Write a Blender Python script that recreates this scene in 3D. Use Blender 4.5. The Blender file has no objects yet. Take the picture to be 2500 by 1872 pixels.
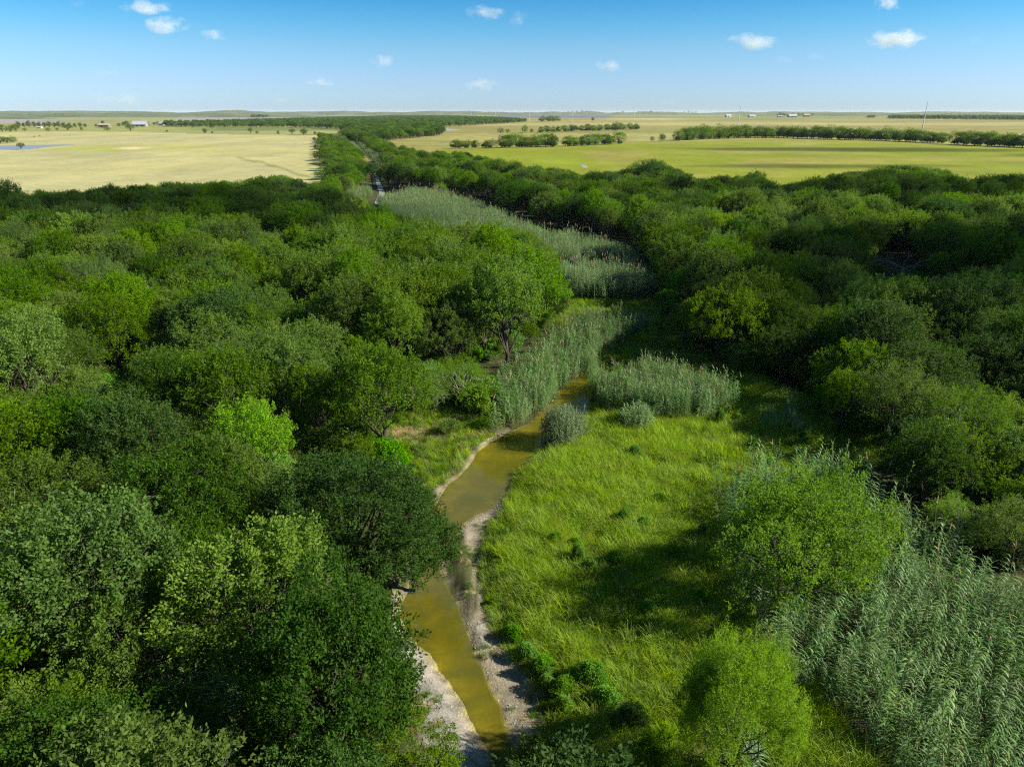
import bpy, math, random
import numpy as np
from mathutils import Vector

# ------------------------------------------------------------------ camera, sky, sun, exposure
S = bpy.context.scene
COL = S.collection
CAM_H = 30.0
PITCH = math.radians(20.9)          # below the horizontal
FPX = 1733.0                         # focal length in photograph pixels (2500 wide)

cam_d = bpy.data.cameras.new("camera")
cam = bpy.data.objects.new("camera", cam_d)
COL.objects.link(cam)
cam.location = (0, 0, CAM_H)
cam.rotation_euler = (math.radians(90) - PITCH, 0, 0)
cam_d.sensor_width = 36.0
cam_d.lens = 36.0 * FPX / 2500.0
cam_d.clip_start = 0.5
cam_d.clip_end = 60000.0
S.camera = cam

SUN_EL = math.radians(32)
SUN_AZ = math.radians(-6)            # anticlockwise from +X, towards +Y
SUN = Vector((math.cos(SUN_AZ) * math.cos(SUN_EL), math.sin(SUN_AZ) * math.cos(SUN_EL), math.sin(SUN_EL)))

W = bpy.data.worlds.new("World")
S.world = W
W.use_nodes = True
wn = W.node_tree
wn.nodes.clear()
out = wn.nodes.new("ShaderNodeOutputWorld")
bg = wn.nodes.new("ShaderNodeBackground")
bg.inputs["Strength"].default_value = 0.055
sky = wn.nodes.new("ShaderNodeTexSky")
sky.sky_type = 'NISHITA'
sky.sun_disc = False
sky.sun_elevation = SUN_EL
sky.sun_rotation = math.radians(90) - SUN_AZ
sky.air_density = 1.0
sky.dust_density = 0.3
sky.ozone_density = 2.0
# a clear summer sky: deepens smoothly from a pale horizon to azure, then made less blue above the view to weaken the blue fill light
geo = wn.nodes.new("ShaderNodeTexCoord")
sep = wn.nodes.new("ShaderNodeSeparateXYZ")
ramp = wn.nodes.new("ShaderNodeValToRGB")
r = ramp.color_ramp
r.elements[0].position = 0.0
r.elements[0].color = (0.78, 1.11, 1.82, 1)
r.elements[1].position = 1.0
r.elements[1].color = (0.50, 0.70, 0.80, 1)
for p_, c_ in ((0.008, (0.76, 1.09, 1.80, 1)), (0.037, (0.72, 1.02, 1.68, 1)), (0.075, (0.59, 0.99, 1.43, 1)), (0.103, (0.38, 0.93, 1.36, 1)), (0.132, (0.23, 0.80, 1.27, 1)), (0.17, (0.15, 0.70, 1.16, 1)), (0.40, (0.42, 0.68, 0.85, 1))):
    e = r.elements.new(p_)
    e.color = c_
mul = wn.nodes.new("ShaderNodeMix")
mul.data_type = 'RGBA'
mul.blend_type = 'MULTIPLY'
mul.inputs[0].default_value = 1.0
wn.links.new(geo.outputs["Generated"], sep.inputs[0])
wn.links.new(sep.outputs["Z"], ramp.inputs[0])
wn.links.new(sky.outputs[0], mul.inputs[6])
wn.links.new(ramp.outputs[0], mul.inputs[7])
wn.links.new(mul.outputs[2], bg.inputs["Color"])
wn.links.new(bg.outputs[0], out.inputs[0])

sun_d = bpy.data.lights.new("sun", 'SUN')
sun_d.energy = 5.0
sun_d.angle = math.radians(0.5)
sun_d.color = (1.0, 0.93, 0.80)
sun = bpy.data.objects.new("sun", sun_d)
COL.objects.link(sun)
sun.rotation_euler = SUN.to_track_quat('Z', 'Y').to_euler()

S.view_settings.view_transform = 'Standard'
S.view_settings.look = 'None'
S.view_settings.exposure = 1.0
S.view_settings.gamma = 1.0
S.view_settings.use_curve_mapping = False
S.render.engine = 'CYCLES'
S.cycles.max_bounces = 6
S.cycles.diffuse_bounces = 3
S.cycles.glossy_bounces = 2
S.cycles.transmission_bounces = 4
S.cycles.transparent_max_bounces = 8
S.cycles.volume_bounces = 4
S.cycles.use_denoising = False
S.cycles.filter_width = 1.2

# ------------------------------------------------------------------ projection helpers
CT, ST = math.cos(PITCH), math.sin(PITCH)

def G(px, py, z=0.0):
    """photograph pixel -> the point of the real place at height z that it shows"""
    x = (px - 1250.0) / FPX
    y = (936.0 - py) / FPX
    d = (x, CT + ST * y, -ST + CT * y)
    t = (z - CAM_H) / d[2]
    return np.array((d[0] * t, d[1] * t, z))

def GG(pts, z=0.0):
    return np.array([G(a, b, z) for a, b in pts])

def P(p):
    """world points (N,3) -> photograph pixels (N,2)"""
    p = np.atleast_2d(np.asarray(p, float))
    x = p[:, 0]
    y = p[:, 1]
    z = p[:, 2] - CAM_H
    dep = np.maximum(y * CT - z * ST, 0.1)
    up = y * ST + z * CT
    return np.stack((1250 + FPX * x / dep, 936 - FPX * up / dep), 1)

def inside(pts, poly):
    pts = np.atleast_2d(pts)
    poly = np.asarray(poly, float)[:, :2]
    x, y = pts[:, 0], pts[:, 1]
    c = np.zeros(len(pts), bool)
    j = len(poly) - 1
    for i in range(len(poly)):
        xi, yi = poly[i]
        xj, yj = poly[j]
        hit = ((yi > y) != (yj > y))
        c ^= hit & (x < (xj - xi) * (y - yi) / ((yj - yi) if yj != yi else 1e-9) + xi)
        j = i
    return c

def edge_dist(pts, poly, closed=True):
    pts = np.atleast_2d(pts)[:, :2]
    poly = np.asarray(poly, float)[:, :2]
    best = np.full(len(pts), 1e9)
    n = len(poly)
    for i in range(n if closed else n - 1):
        a = poly[i]
        b = poly[(i + 1) % n]
        ab = b - a
        t = np.clip(((pts - a) @ ab) / max(ab @ ab, 1e-9), 0, 1)
        d = np.hypot(*(pts - a - t[:, None] * ab).T)
        best = np.minimum(best, d)
    return best

def sstep(a, b, x):
    t = np.clip((x - a) / (b - a), 0, 1)
    return t * t * (3 - 2 * t)

def vnoise(x, y, seed=0):
    """smooth value noise 0..1"""
    xi = np.floor(x).astype(np.int64)
    yi = np.floor(y).astype(np.int64)
    fx = x - xi
    fy = y - yi
    fx = fx * fx * (3 - 2 * fx)
    fy = fy * fy * (3 - 2 * fy)
    def h(a, b):
        n = (a * 374761393 + b * 668265263 + seed * 974711) & 0x7fffffff
        n = ((n ^ (n >> 13)) * 1274126177) & 0x7fffffff
        return ((n ^ (n >> 16)) & 0xffff) / 65535.0
    return (h(xi, yi) * (1 - fx) + h(xi + 1, yi) * fx) * (1 - fy) + (h(xi, yi + 1) * (1 - fx) + h(xi + 1, yi + 1) * fx) * fy

def fnoise(x, y, seed=0, oc=4):
    s = 0
    a = .5
    for k in range(oc):
        s = s + a * vnoise(x * 2 ** k, y * 2 ** k, seed + k * 17)
        a *= .5
    return s / (1 - .5 ** oc)

# ------------------------------------------------------------------ mesh helpers
def mesh_np(name, v, quads=None, tris=None, mats=(), face_attr=None, col_attr=None, smooth=False, mat_idx=None):
    v = np.asarray(v, np.float32)
    me = bpy.data.meshes.new(name)
    fl = []
    nq = 0 if quads is None else len(quads)
    nt = 0 if tris is None else len(tris)
    me.vertices.add(len(v))
    me.vertices.foreach_set("co", v.ravel())
    loops = []
    if nq:
        loops.append(np.asarray(quads, np.int32).ravel())
    if nt:
        loops.append(np.asarray(tris, np.int32).ravel())
    loops = np.concatenate(loops)
    starts = np.concatenate((np.arange(nq) * 4, nq * 4 + np.arange(nt) * 3)).astype(np.int32)
    me.loops.add(len(loops))
    me.loops.foreach_set("vertex_index", loops)
    me.polygons.add(nq + nt)
    me.polygons.foreach_set("loop_start", starts)
    if smooth:
        me.polygons.foreach_set("use_smooth", np.ones(nq + nt, bool))
    if mat_idx is not None:
        me.polygons.foreach_set("material_index", np.asarray(mat_idx, np.int32))
    for m in mats:
        me.materials.append(m)
    if face_attr is not None:
        a = me.attributes.new("tint", 'FLOAT', 'FACE')
        a.data.foreach_set("value", np.asarray(face_attr, np.float32))
    if col_attr is not None:
        a = me.attributes.new("zone", 'FLOAT_COLOR', 'POINT')
        c = np.ones((len(v), 4), np.float32)
        c[:, :3] = col_attr
        a.data.foreach_set("color", c.ravel())
    me.update(calc_edges=True)
    me.validate()
    return me

def link(name, me, parent=None, loc=None, label=None, cat=None, group=None, kind=None):
    o = bpy.data.objects.new(name, me)
    COL.objects.link(o)
    if parent is not None:
        o.parent = parent
    if loc is not None:
        o.location = loc
    tag(o, label, cat, group, kind)
    return o

def tag(o, label=None, cat=None, group=None, kind=None):
    if label:
        o["label"] = label
    if cat:
        o["category"] = cat
    if group:
        o["group"] = group
    if kind:
        o["kind"] = kind

def unit(a):
    return a / np.maximum(np.linalg.norm(a, axis=-1, keepdims=True), 1e-9)

def tubes(segs, sides=5):
    """list of (p0, p1, r0, r1) -> verts, quads"""
    s = np.array([np.concatenate((a, b, (r0, r1))) for a, b, r0, r1 in segs], float)
    p0, p1, r0, r1 = s[:, :3], s[:, 3:6], s[:, 6], s[:, 7]
    d = unit(p1 - p0)
    ref = np.where(np.abs(d[:, 2:3]) > .9, np.array([[1., 0, 0]]), np.array([[0, 0, 1.]]))
    u = unit(np.cross(d, ref))
    w = np.cross(d, u)
    n = len(s)
    a = np.arange(sides) * 2 * math.pi / sides
    ring = np.cos(a)[None, :, None] * u[:, None] + np.sin(a)[None, :, None] * w[:, None]
    v = np.stack((p0[:, None] + ring * r0[:, None, None], p1[:, None] + ring * r1[:, None, None]), 1).reshape(-1, 3)
    k = np.arange(sides)
    b = (np.arange(n) * 2 * sides)[:, None]
    q = np.stack((b + k, b + (k + 1) % sides, b + sides + (k + 1) % sides, b + sides + k), -1).reshape(-1, 4)
    return v, q

def chain(p, r0, r1):
    n = len(p) - 1
    return [(p[i], p[i + 1], r0 + (r1 - r0) * i / n, r0 + (r1 - r0) * (i + 1) / n) for i in range(n)]

def ribbons(base, phi, e0, e1, length, width, nseg=3, tipw=0.08, bulge=True):
    n = len(base)
    t = np.linspace(0, 1, nseg + 1)
    e = e0[:, None] + (e1 - e0)[:, None] * ((t[:-1] + t[1:]) / 2)[None]
    st = (length / nseg)[:, None]
    dx = np.cos(e) * np.cos(phi)[:, None] * st
    dy = np.cos(e) * np.sin(phi)[:, None] * st
    dz = np.sin(e) * st
    path = np.zeros((n, nseg + 1, 3))
    path[:, 1:, 0] = np.cumsum(dx, 1)
    path[:, 1:, 1] = np.cumsum(dy, 1)
    path[:, 1:, 2] = np.cumsum(dz, 1)
    path += base[:, None]
    wv = np.stack((-np.sin(phi), np.cos(phi), np.zeros(n)), 1)
    prof = (np.minimum(1, .45 + 1.6 * t) * (1 - t ** 2.2) + tipw * t) if bulge else (1 - t * (1 - tipw))
    hw = width[:, None] * .5 * prof[None]
    a = path - wv[:, None] * hw[..., None]
    b = path + wv[:, None] * hw[..., None]
    v = np.stack((a, b), 2).reshape(-1, 3)
    k = np.arange(nseg)
    o = (np.arange(n) * (nseg + 1) * 2)[:, None]
    q = np.stack((o + 2 * k, o + 2 * k + 1, o + 2 * k + 3, o + 2 * k + 2), -1).reshape(-1, 4)
    return v, q, path

# ------------------------------------------------------------------ materials
def new_mat(name):
    m = bpy.data.materials.new(name)
    m.use_nodes = True
    nt = m.node_tree
    nt.nodes.clear()
    o = nt.nodes.new("ShaderNodeOutputMaterial")
    return m, nt, o

def N(nt, kind, **kw):
    n = nt.nodes.new(kind)
    for k, v in kw.items():
        setattr(n, k, v)
    return n

def mixc(nt, fac, a, b, blend='MIX'):
    m = N(nt, "ShaderNodeMix", data_type='RGBA', blend_type=blend)
    for sock, val in ((0, fac), (6, a), (7, b)):
        if isinstance(val, bpy.types.NodeSocket):
            nt.links.new(val, m.inputs[sock])
        elif sock == 0:
            m.inputs[0].default_value = val
        else:
            m.inputs[sock].default_value = (*val, 1)
    return m.outputs[2]

def math_(nt, op, a, b=None):
    m = N(nt, "ShaderNodeMath", operation=op)
    for i, val in enumerate((a, b)):
        if val is None:
            continue
        if isinstance(val, bpy.types.NodeSocket):
            nt.links.new(val, m.inputs[i])
        else:
            m.inputs[i].default_value = val
    return m.outputs[0]

def noise(nt, scale, detail=4, coord='Object', stretch=None, dist=0.0, rough=.55):
    tc = N(nt, "ShaderNodeTexCoord")
    src = tc.outputs[coord]
    if stretch:
        mp = N(nt, "ShaderNodeMapping")
        mp.inputs["Scale"].default_value = stretch
        nt.links.new(src, mp.inputs[0])
        src = mp.outputs[0]
    t = N(nt, "ShaderNodeTexNoise")
    t.inputs["Scale"].default_value = scale
    t.inputs["Detail"].default_value = detail
    t.inputs["Roughness"].default_value = rough
    t.inputs["Distortion"].default_value = dist
    nt.links.new(src, t.inputs["Vector"])
    return t.outputs["Fac"]

def rng_(nt, src, a, b, c, d):
    m = N(nt, "ShaderNodeMapRange")
    m.inputs[1].default_value = a
    m.inputs[2].default_value = b
    m.inputs[3].default_value = c
    m.inputs[4].default_value = d
    nt.links.new(src, m.inputs[0])
    return m.outputs[0]

def leaf_mat(name, ca, cb, trans=0.38, rough=.6, vary=.26, hue=.012, spec=.10, tgain=1.8):
    m, nt, o = new_mat(name)
    at = N(nt, "ShaderNodeAttribute", attribute_name="tint")
    oi = N(nt, "ShaderNodeObjectInfo")
    c = mixc(nt, at.outputs["Fac"], ca, cb)
    hs = N(nt, "ShaderNodeHueSaturation")
    rnd = oi.outputs["Random"]
    r2 = math_(nt, 'FRACT', math_(nt, 'MULTIPLY', rnd, 23.7))
    r3 = math_(nt, 'FRACT', math_(nt, 'MULTIPLY', rnd, 71.3))
    nt.links.new(rng_(nt, r2, 0, 1, .5 - hue, .5 + hue * .6), hs.inputs["Hue"])
    nt.links.new(rng_(nt, rnd, 0, 1, 1 - vary, 1 + vary), hs.inputs["Value"])
    nt.links.new(rng_(nt, r3, 0, 1, .82, 1.08), hs.inputs["Saturation"])
    nt.links.new(c, hs.inputs["Color"])
    b = N(nt, "ShaderNodeBsdfPrincipled")
    nt.links.new(hs.outputs[0], b.inputs["Base Color"])
    b.inputs["Roughness"].default_value = rough
    b.inputs["Specular IOR Level"].default_value = spec
    t = N(nt, "ShaderNodeBsdfTranslucent")
    tc = mixc(nt, 1.0, hs.outputs[0], (tgain * 1.0, tgain, tgain * .4), 'MULTIPLY')
    nt.links.new(tc, t.inputs[0])
    mx = N(nt, "ShaderNodeMixShader")
    mx.inputs[0].default_value = trans
    nt.links.new(b.outputs[0], mx.inputs[1])
    nt.links.new(t.outputs[0], mx.inputs[2])
    nt.links.new(mx.outputs[0], o.inputs[0])
    return m

def plain_mat(name, c, rough=.8, c2=None, scale=4, bump=0, metallic=0, stretch=None, spec=.3):
    m, nt, o = new_mat(name)
    b = N(nt, "ShaderNodeBsdfPrincipled")
    b.inputs["Roughness"].default_value = rough
    b.inputs["Metallic"].default_value = metallic
    b.inputs["Specular IOR Level"].default_value = spec
    n = noise(nt, scale, 5, stretch=stretch)
    nt.links.new(mixc(nt, rng_(nt, n, .3, .7, 0, 1), c, c2 or tuple(x * .7 for x in c)), b.inputs["Base Color"])
    if bump:
        bp = N(nt, "ShaderNodeBump")
        bp.inputs["Strength"].default_value = .6
        bp.inputs["Distance"].default_value = bump
        nt.links.new(n, bp.inputs["Height"])
        nt.links.new(bp.outputs[0], b.inputs["Normal"])
    nt.links.new(b.outputs[0], o.inputs[0])
    return m

def zone_mat(name, layers, bump=0.05, bscale=3.0, rough=.95):
    """vertex-coloured land; layers: (scale, stretch, amount, dark, light) of grain"""
    m, nt, o = new_mat(name)
    at = N(nt, "ShaderNodeAttribute", attribute_name="zone")
    c = at.outputs["Color"]
    for sc, stv, lo, hi, tintc in layers:
        n = noise(nt, sc, 6, stretch=stv, rough=.65)
        f = rng_(nt, n, .3, .7, lo, hi)
        cc = N(nt, "ShaderNodeCombineColor")
        for i in range(3):
            nt.links.new(math_(nt, 'ADD', math_(nt, 'MULTIPLY', math_(nt, 'SUBTRACT', f, 1.0), tintc[i]), 1.0), cc.inputs[i])
        c = mixc(nt, 1.0, c, cc.outputs[0], 'MULTIPLY')
    b = N(nt, "ShaderNodeBsdfPrincipled")
    b.inputs["Roughness"].default_value = rough
    b.inputs["Specular IOR Level"].default_value = .15
    nt.links.new(c, b.inputs["Base Color"])
    if bump:
        n = noise(nt, bscale, 6)
        bp = N(nt, "ShaderNodeBump")
        bp.inputs["Strength"].default_value = .7
        bp.inputs["Distance"].default_value = bump
        nt.links.new(n, bp.inputs["Height"])
        nt.links.new(bp.outputs[0], b.inputs["Normal"])
    nt.links.new(b.outputs[0], o.inputs[0])
    return m

def water_mat(name, shallow, deep, rough=.04, rip=.015, spec=.5):
    m, nt, o = new_mat(name)
    b = N(nt, "ShaderNodeBsdfPrincipled")
    n = noise(nt, .35, 5, dist=.6)
    n2 = noise(nt, 2.2, 4)
    f = math_(nt, 'ADD', math_(nt, 'MULTIPLY', rng_(nt, n, .35, .68, 0, 1), .75), math_(nt, 'MULTIPLY', n2, .25))
    nt.links.new(mixc(nt, f, shallow, deep), b.inputs["Base Color"])
    b.inputs["Roughness"].default_value = rough
    b.inputs["IOR"].default_value = 1.33
    b.inputs["Specular IOR Level"].default_value = spec
    w = noise(nt, 1.8, 3)
    bp = N(nt, "ShaderNodeBump")
    bp.inputs["Strength"].default_value = .25
    bp.inputs["Distance"].default_value = rip
    nt.links.new(w, bp.inputs["Height"])
    nt.links.new(bp.outputs[0], b.inputs["Normal"])
    nt.links.new(b.outputs[0], o.inputs[0])
    return m

M = {}
M['bark'] = plain_mat("bark", (.085, .070, .052), c2=(.04, .034, .027), scale=6, bump=.03)
M['pale_bark'] = plain_mat("pale_bark", (.38, .35, .30), c2=(.2, .18, .15), scale=5)
M['dead_wood'] = plain_mat("dead_wood", (.42, .38, .33), c2=(.24, .21, .18), scale=5)
M['mid'] = leaf_mat("leaf_mid_green", (.066, .146, .004), (.112, .210, .007))
M['mid2'] = leaf_mat("leaf_grass_green", (.076, .154, .004), (.122, .218, .007))
M['dark'] = leaf_mat("leaf_dark_green", (.029, .080, .005), (.048, .112, .007), trans=.32)
M['pale'] = leaf_mat("leaf_yellow_green", (.104, .188, .006), (.150, .250, .010))
M['spray'] = leaf_mat("leaf_spray_green", (.090, .190, .006), (.160, .280, .010), vary=.05, hue=.004)
M['dark2'] = leaf_mat("leaf_deep_green", (.026, .078, .004), (.048, .118, .007), vary=.05, hue=.005)
M['bright'] = leaf_mat("leaf_lime_green", (.135, .290, .006), (.190, .360, .010), vary=.05, hue=.004)
M['grey'] = leaf_mat("leaf_grey_green", (.074, .146, .013), (.112, .194, .022))
M['fine'] = leaf_mat("leaf_feathery", (.095, .195, .008), (.138, .255, .014))
M['cypress'] = leaf_mat("leaf_plume", (.115, .225, .004), (.165, .300, .007), vary=.1, hue=.008)
M['weed'] = leaf_mat("leaf_weed", (.075, .210, .010), (.125, .290, .014))
M['grass'] = leaf_mat("grass_blade", (.205, .340, .010), (.315, .450, .018), trans=.52, vary=.22, hue=.02, rough=.55, tgain=1.5)
M['tan_grass'] = leaf_mat("grass_dry", (.36, .29, .12), (.46, .38, .18), trans=.3, vary=.2, hue=.02, tgain=1.1)
M['reed'] = leaf_mat("reed_blade", (.078, .195, .046), (.225, .365, .120), trans=.38, vary=.25, hue=.02, rough=.5, spec=.2, tgain=1.3)
M['reed_far'] = leaf_mat("reed_blade_silvery", (.125, .250, .080), (.235, .360, .165), trans=.36, vary=.2, hue=.02, rough=.5, spec=.2, tgain=1.2)
M['cane'] = plain_mat("cane_stem", (.20, .20, .07), c2=(.14, .16, .05), scale=3)
M['plume'] = leaf_mat("reed_plume", (.34, .26, .15), (.44, .35, .22), trans=.2, vary=.2)
M['stone'] = plain_mat("stone", (.44, .41, .36), c2=(.26, .24, .21), scale=9, bump=.02)

# ------------------------------------------------------------------ the creek and the land
# shoreline of the water, from the photograph, at the water's level
WZ = -0.5
water_px_left = [(1250, 1990), (1222, 1885), (1196, 1826), (1158, 1783), (1131, 1714), (1086, 1657), (1052, 1593), (1010, 1560), (980, 1528), (985, 1470),
                 (1002, 1430), (1008, 1370), (1020, 1310), (1050, 1250), (1086, 1192), (1138, 1150), (1166, 1102), (1216, 1068), (1292, 1036), (1345, 985), (1375, 945), (1402, 912)]
water_px_right = [(1440, 912), (1448, 950), (1440, 1000), (1390, 1030), (1330, 1080), (1290, 1115), (1255, 1150), (1228, 1200), (1205, 1240),
                  (1150, 1262), (1118, 1292), (1085, 1330), (1070, 1372), (1080, 1420), (1096, 1446), (1119, 1478), (1140, 1549), (1166, 1609), (1195, 1666), (1217, 1729), (1243, 1793), (1275, 1860), (1330, 1990)]
def refine(poly, step=.7, amp=.12, seed=3):
    out = []
    n = len(poly)
    for i in range(n):
        a, b = poly[i], poly[(i + 1) % n]
        k = max(1, int(np.hypot(*(b - a)[:2]) / step))
        for j in range(k):
            out.append(a + (b - a) * j / k)
    out = np.array(out)
    for _ in range(2):
        out = (np.roll(out, 1, 0) + out * 2 + np.roll(out, -1, 0)) / 4
    out[:, 0] += (fnoise(out[:, 0] * 1.1, out[:, 1] * 1.1, seed) - .5) * amp * 4
    out[:, 1] += (fnoise(out[:, 0] * 1.1 + 9, out[:, 1] * 1.1, seed + 5) - .5) * amp * 4
    return out

WATER = refine(GG(water_px_left + water_px_right, WZ))
FAR_WATER = refine(GG([(912, 500), (926, 472), (918, 447), (915, 427), (907, 402), (882, 373), (860, 350), (866, 350), (888, 370), (916, 400), (923, 425), (929, 447), (940, 472), (930, 500)], WZ), step=4, amp=.2)

# reeds, meadow and gravel outlines (photograph pixels, at the height of what is seen there)
grass_left_px = [(1470, 940), (1440, 1010), (1330, 1085), (1262, 1150), (1225, 1225), (1183, 1322), (1172, 1401), (1192, 1514), (1252, 1605), (1330, 1695), (1335, 1763), (1330, 1850), (1380, 1990)]
MEADOW = np.concatenate((GG(grass_left_px, -.1), GG([(1900, 1990), (2150, 1900), (1900, 1560), (1800, 1480), (1860, 1300), (1930, 1130), (2020, 1090), (2040, 1030), (1960, 960), (1850, 930), (1780, 915), (1560, 960)], 0.3)))

def lines(*ranges):
    out = []
    for a, b, n in ranges:
        out.append(np.linspace(a, b, n, endpoint=False))
    return np.concatenate(out)

xs = lines((-24000, -3000, 10), (-3000, -500, 20), (-500, -120, 36), (-120, -36, 40), (-36, 36, 150), (36, 120, 40), (120, 500, 36), (500, 3000, 20), (3000, 24001, 11))
ys = lines((-600, 15, 8), (15, 115, 210), (115, 340, 100), (340, 1200, 50), (1200, 6000, 24), (6000, 26001, 12))
X, Y = np.meshgrid(xs, ys)
V = np.stack((X.ravel(), Y.ravel()), 1)
din = edge_dist(V, WATER)
isin = inside(V, WATER)
near = (V[:, 1] < 260) & (np.abs(V[:, 0]) < 120)
sd = np.where(isin, -din, din)
sd2 = edge_dist(V, FAR_WATER)
sd2 = np.where(inside(V, FAR_WATER), -sd2, sd2)
# left bank is steep, right bank shelves as gravel
gl = edge_dist(V, GG(grass_left_px, -.1), closed=False)
cx = np.interp(V[:, 1], [0, 30, 50, 60, 70, 80, 100, 130], [-.5, -.8, -4.2, -2.5, 1.0, 5, 8, 12])
right = V[:, 0] > cx
rise = np.where(right, 4.6, 1.4)
rn = fnoise(V[:, 0] * .6, V[:, 1] * .6, 40)
uu = np.clip((sd + (rn - .5) * .7 * sstep(0, 1, sd)) / rise, 0, 1)
prof = np.where(right, .10 * sstep(0, .12, uu) + .12 * uu + .78 * sstep(.45, 1, uu), sstep(0, 1, uu))
Hn = np.where(sd < 0, WZ - .04 - .3 * sstep(0, 1.2, -sd), WZ - .04 + prof * (-WZ + .04))
Hn = np.where(near, Hn, 0)
Hf = np.where(sd2 < 0, WZ - .3, WZ - .05 + sstep(0, 8, sd2) * (-WZ + .05))
Hn = np.where((V[:, 1] >= 160) & (sd2 < 14), np.minimum(Hn, Hf), Hn)
bumpy = (fnoise(V[:, 0] * .25, V[:, 1] * .25, 8) - .5) * .35
Hn += np.where(near & (sd > rise), bumpy * sstep(0, 3, sd - rise), 0)
HGRID = Hn.reshape(X.shape)

def ground_z(x, y):
    """terrain height, bilinear"""
    i = np.clip(np.searchsorted(xs, x) - 1, 0, len(xs) - 2)
    j = np.clip(np.searchsorted(ys, y) - 1, 0, len(ys) - 2)
    fx = (x - xs[i]) / (xs[i + 1] - xs[i])
    fy = (y - ys[j]) / (ys[j + 1] - ys[j])
    return (HGRID[j, i] * (1 - fx) + HGRID[j, i + 1] * fx) * (1 - fy) + (HGRID[j + 1, i] * (1 - fx) + HGRID[j + 1, i + 1] * fx) * fy

# colours of bare land: leaf litter, gravel by the water, green soil under grass
zc = np.empty((len(V), 3))
zc[:] = (.052, .058, .020)
n1 = fnoise(V[:, 0] * .12, V[:, 1] * .12, 1)[:, None]
zc = zc * (.6 + .8 * n1)
mead = (inside(V, MEADOW))[:, None]
zc = np.where(mead, np.array((.10, .115, .02)), zc)
grav = np.where(near, np.where(right, sstep(4.4, 3.2, sd + (rn - .5) * 1.6), np.where(V[:, 1] < 40, sstep(1.1, .6, sd + (rn - .5) * .8), sstep(.75, .3, sd + (rn - .5) * .9))) * np.where(right, sstep(56, 50, V[:, 1]), sstep(70, 62, V[:, 1])), 0)[:, None]
grav = np.where((near & (sd < 0))[:, None], 1.0, grav)
gm = np.array((.26, .225, .16)) * (.75 + .5 * fnoise(V[:, 0] * .9, V[:, 1] * .9, 21)[:, None])
wet = np.array((.17, .14, .07))
gm = np.where((sd < .45)[:, None], wet + (gm - wet) * sstep(0, .45, sd)[:, None], gm)
bedn = fnoise(V[:, 0] * .55, V[:, 1] * .35, 63)
bed = np.array((.33, .29, .07)) * (1 - sstep(.3, 1.5, -sd))[:, None] + np.array((.20, .185, .035)) * sstep(.3, 1.5, -sd)[:, None]
bed = bed * (.65 + .7 * fnoise(V[:, 0] * 1.6, V[:, 1] * 1.6, 64)[:, None])
bed = np.where((bedn > .56)[:, None], bed * np.array((.62, .75, .6)), bed)
gm = np.where((sd < 0)[:, None], bed, gm)
chalk = (sstep(.2, .9, sd) * np.where(~right & (V[:, 1] < 37), 1, 0) * sstep(3.6, 2.6, sd + (rn - .5) * 1.5))[:, None]
zc = zc * (1 - grav) + gm * grav
zc = zc * (1 - chalk) + np.array((.28, .262, .225)) * (.5 + .9 * fnoise(V[:, 0] * 1.3, V[:, 1] * 1.3, 77)[:, None]) * chalk
# dry earth on the inner bank of the bend
tanp = G(975, 1060)
tan = np.exp(-(((V[:, 0] - tanp[0]) / 4.2) ** 2 + ((V[:, 1] - tanp[1]) / 2.2) ** 2))[:, None]
zc = zc * (1 - tan) + np.array((.42, .31, .15)) * tan
for (a, b_, r_) in ((265, 935, 2.6), (115, 1440, 1.8), (690, 1340, 1.5), (1620, 650, 3.0)):
    q_ = G(a, b_)
    t_ = np.exp(-(((V[:, 0] - q_[0]) / r_) ** 2 + ((V[:, 1] - q_[1]) / (r_ * .8)) ** 2))[:, None]
    zc = zc * (1 - t_) + np.array((.30, .22, .11)) * t_
far_ = sstep(330, 420, V[:, 1])[:, None] + sstep(260, 330, np.abs(V[:, 0]))[:, None]
zc = np.where(far_ > 0, zc * (1 - np.minimum(far_, 1)) + np.array((.17, .18, .06)) * np.minimum(far_, 1), zc)
nx, ny = len(xs), len(ys)
ii = np.arange(ny - 1)[:, None] * nx + np.arange(nx - 1)[None]
quads = np.stack((ii, ii + 1, ii + nx + 1, ii + nx), -1).reshape(-1, 4)
M['land'] = zone_mat("land", [(.9, None, .55, 1.4, (1, 1, 1)), (9, None, .6, 1.35, (1, 1, 1.1)), (34, None, .65, 1.3, (1, 1, 1))], bump=.05, bscale=7)
ground = link("ground", mesh_np("ground", np.column_stack((V, Hn)), quads, mats=[M['land']], col_attr=zc, smooth=True), kind='structure')

def sheet(name, poly, z, mat):
    me = bpy.data.meshes.new(name)
    p = [(a[0], a[1], z) for a in poly]
    me.from_pydata(p, [], [list(range(len(p)))])
    me.materials.append(mat)
    me.update()
    return link(name, me, kind='structure')

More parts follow.
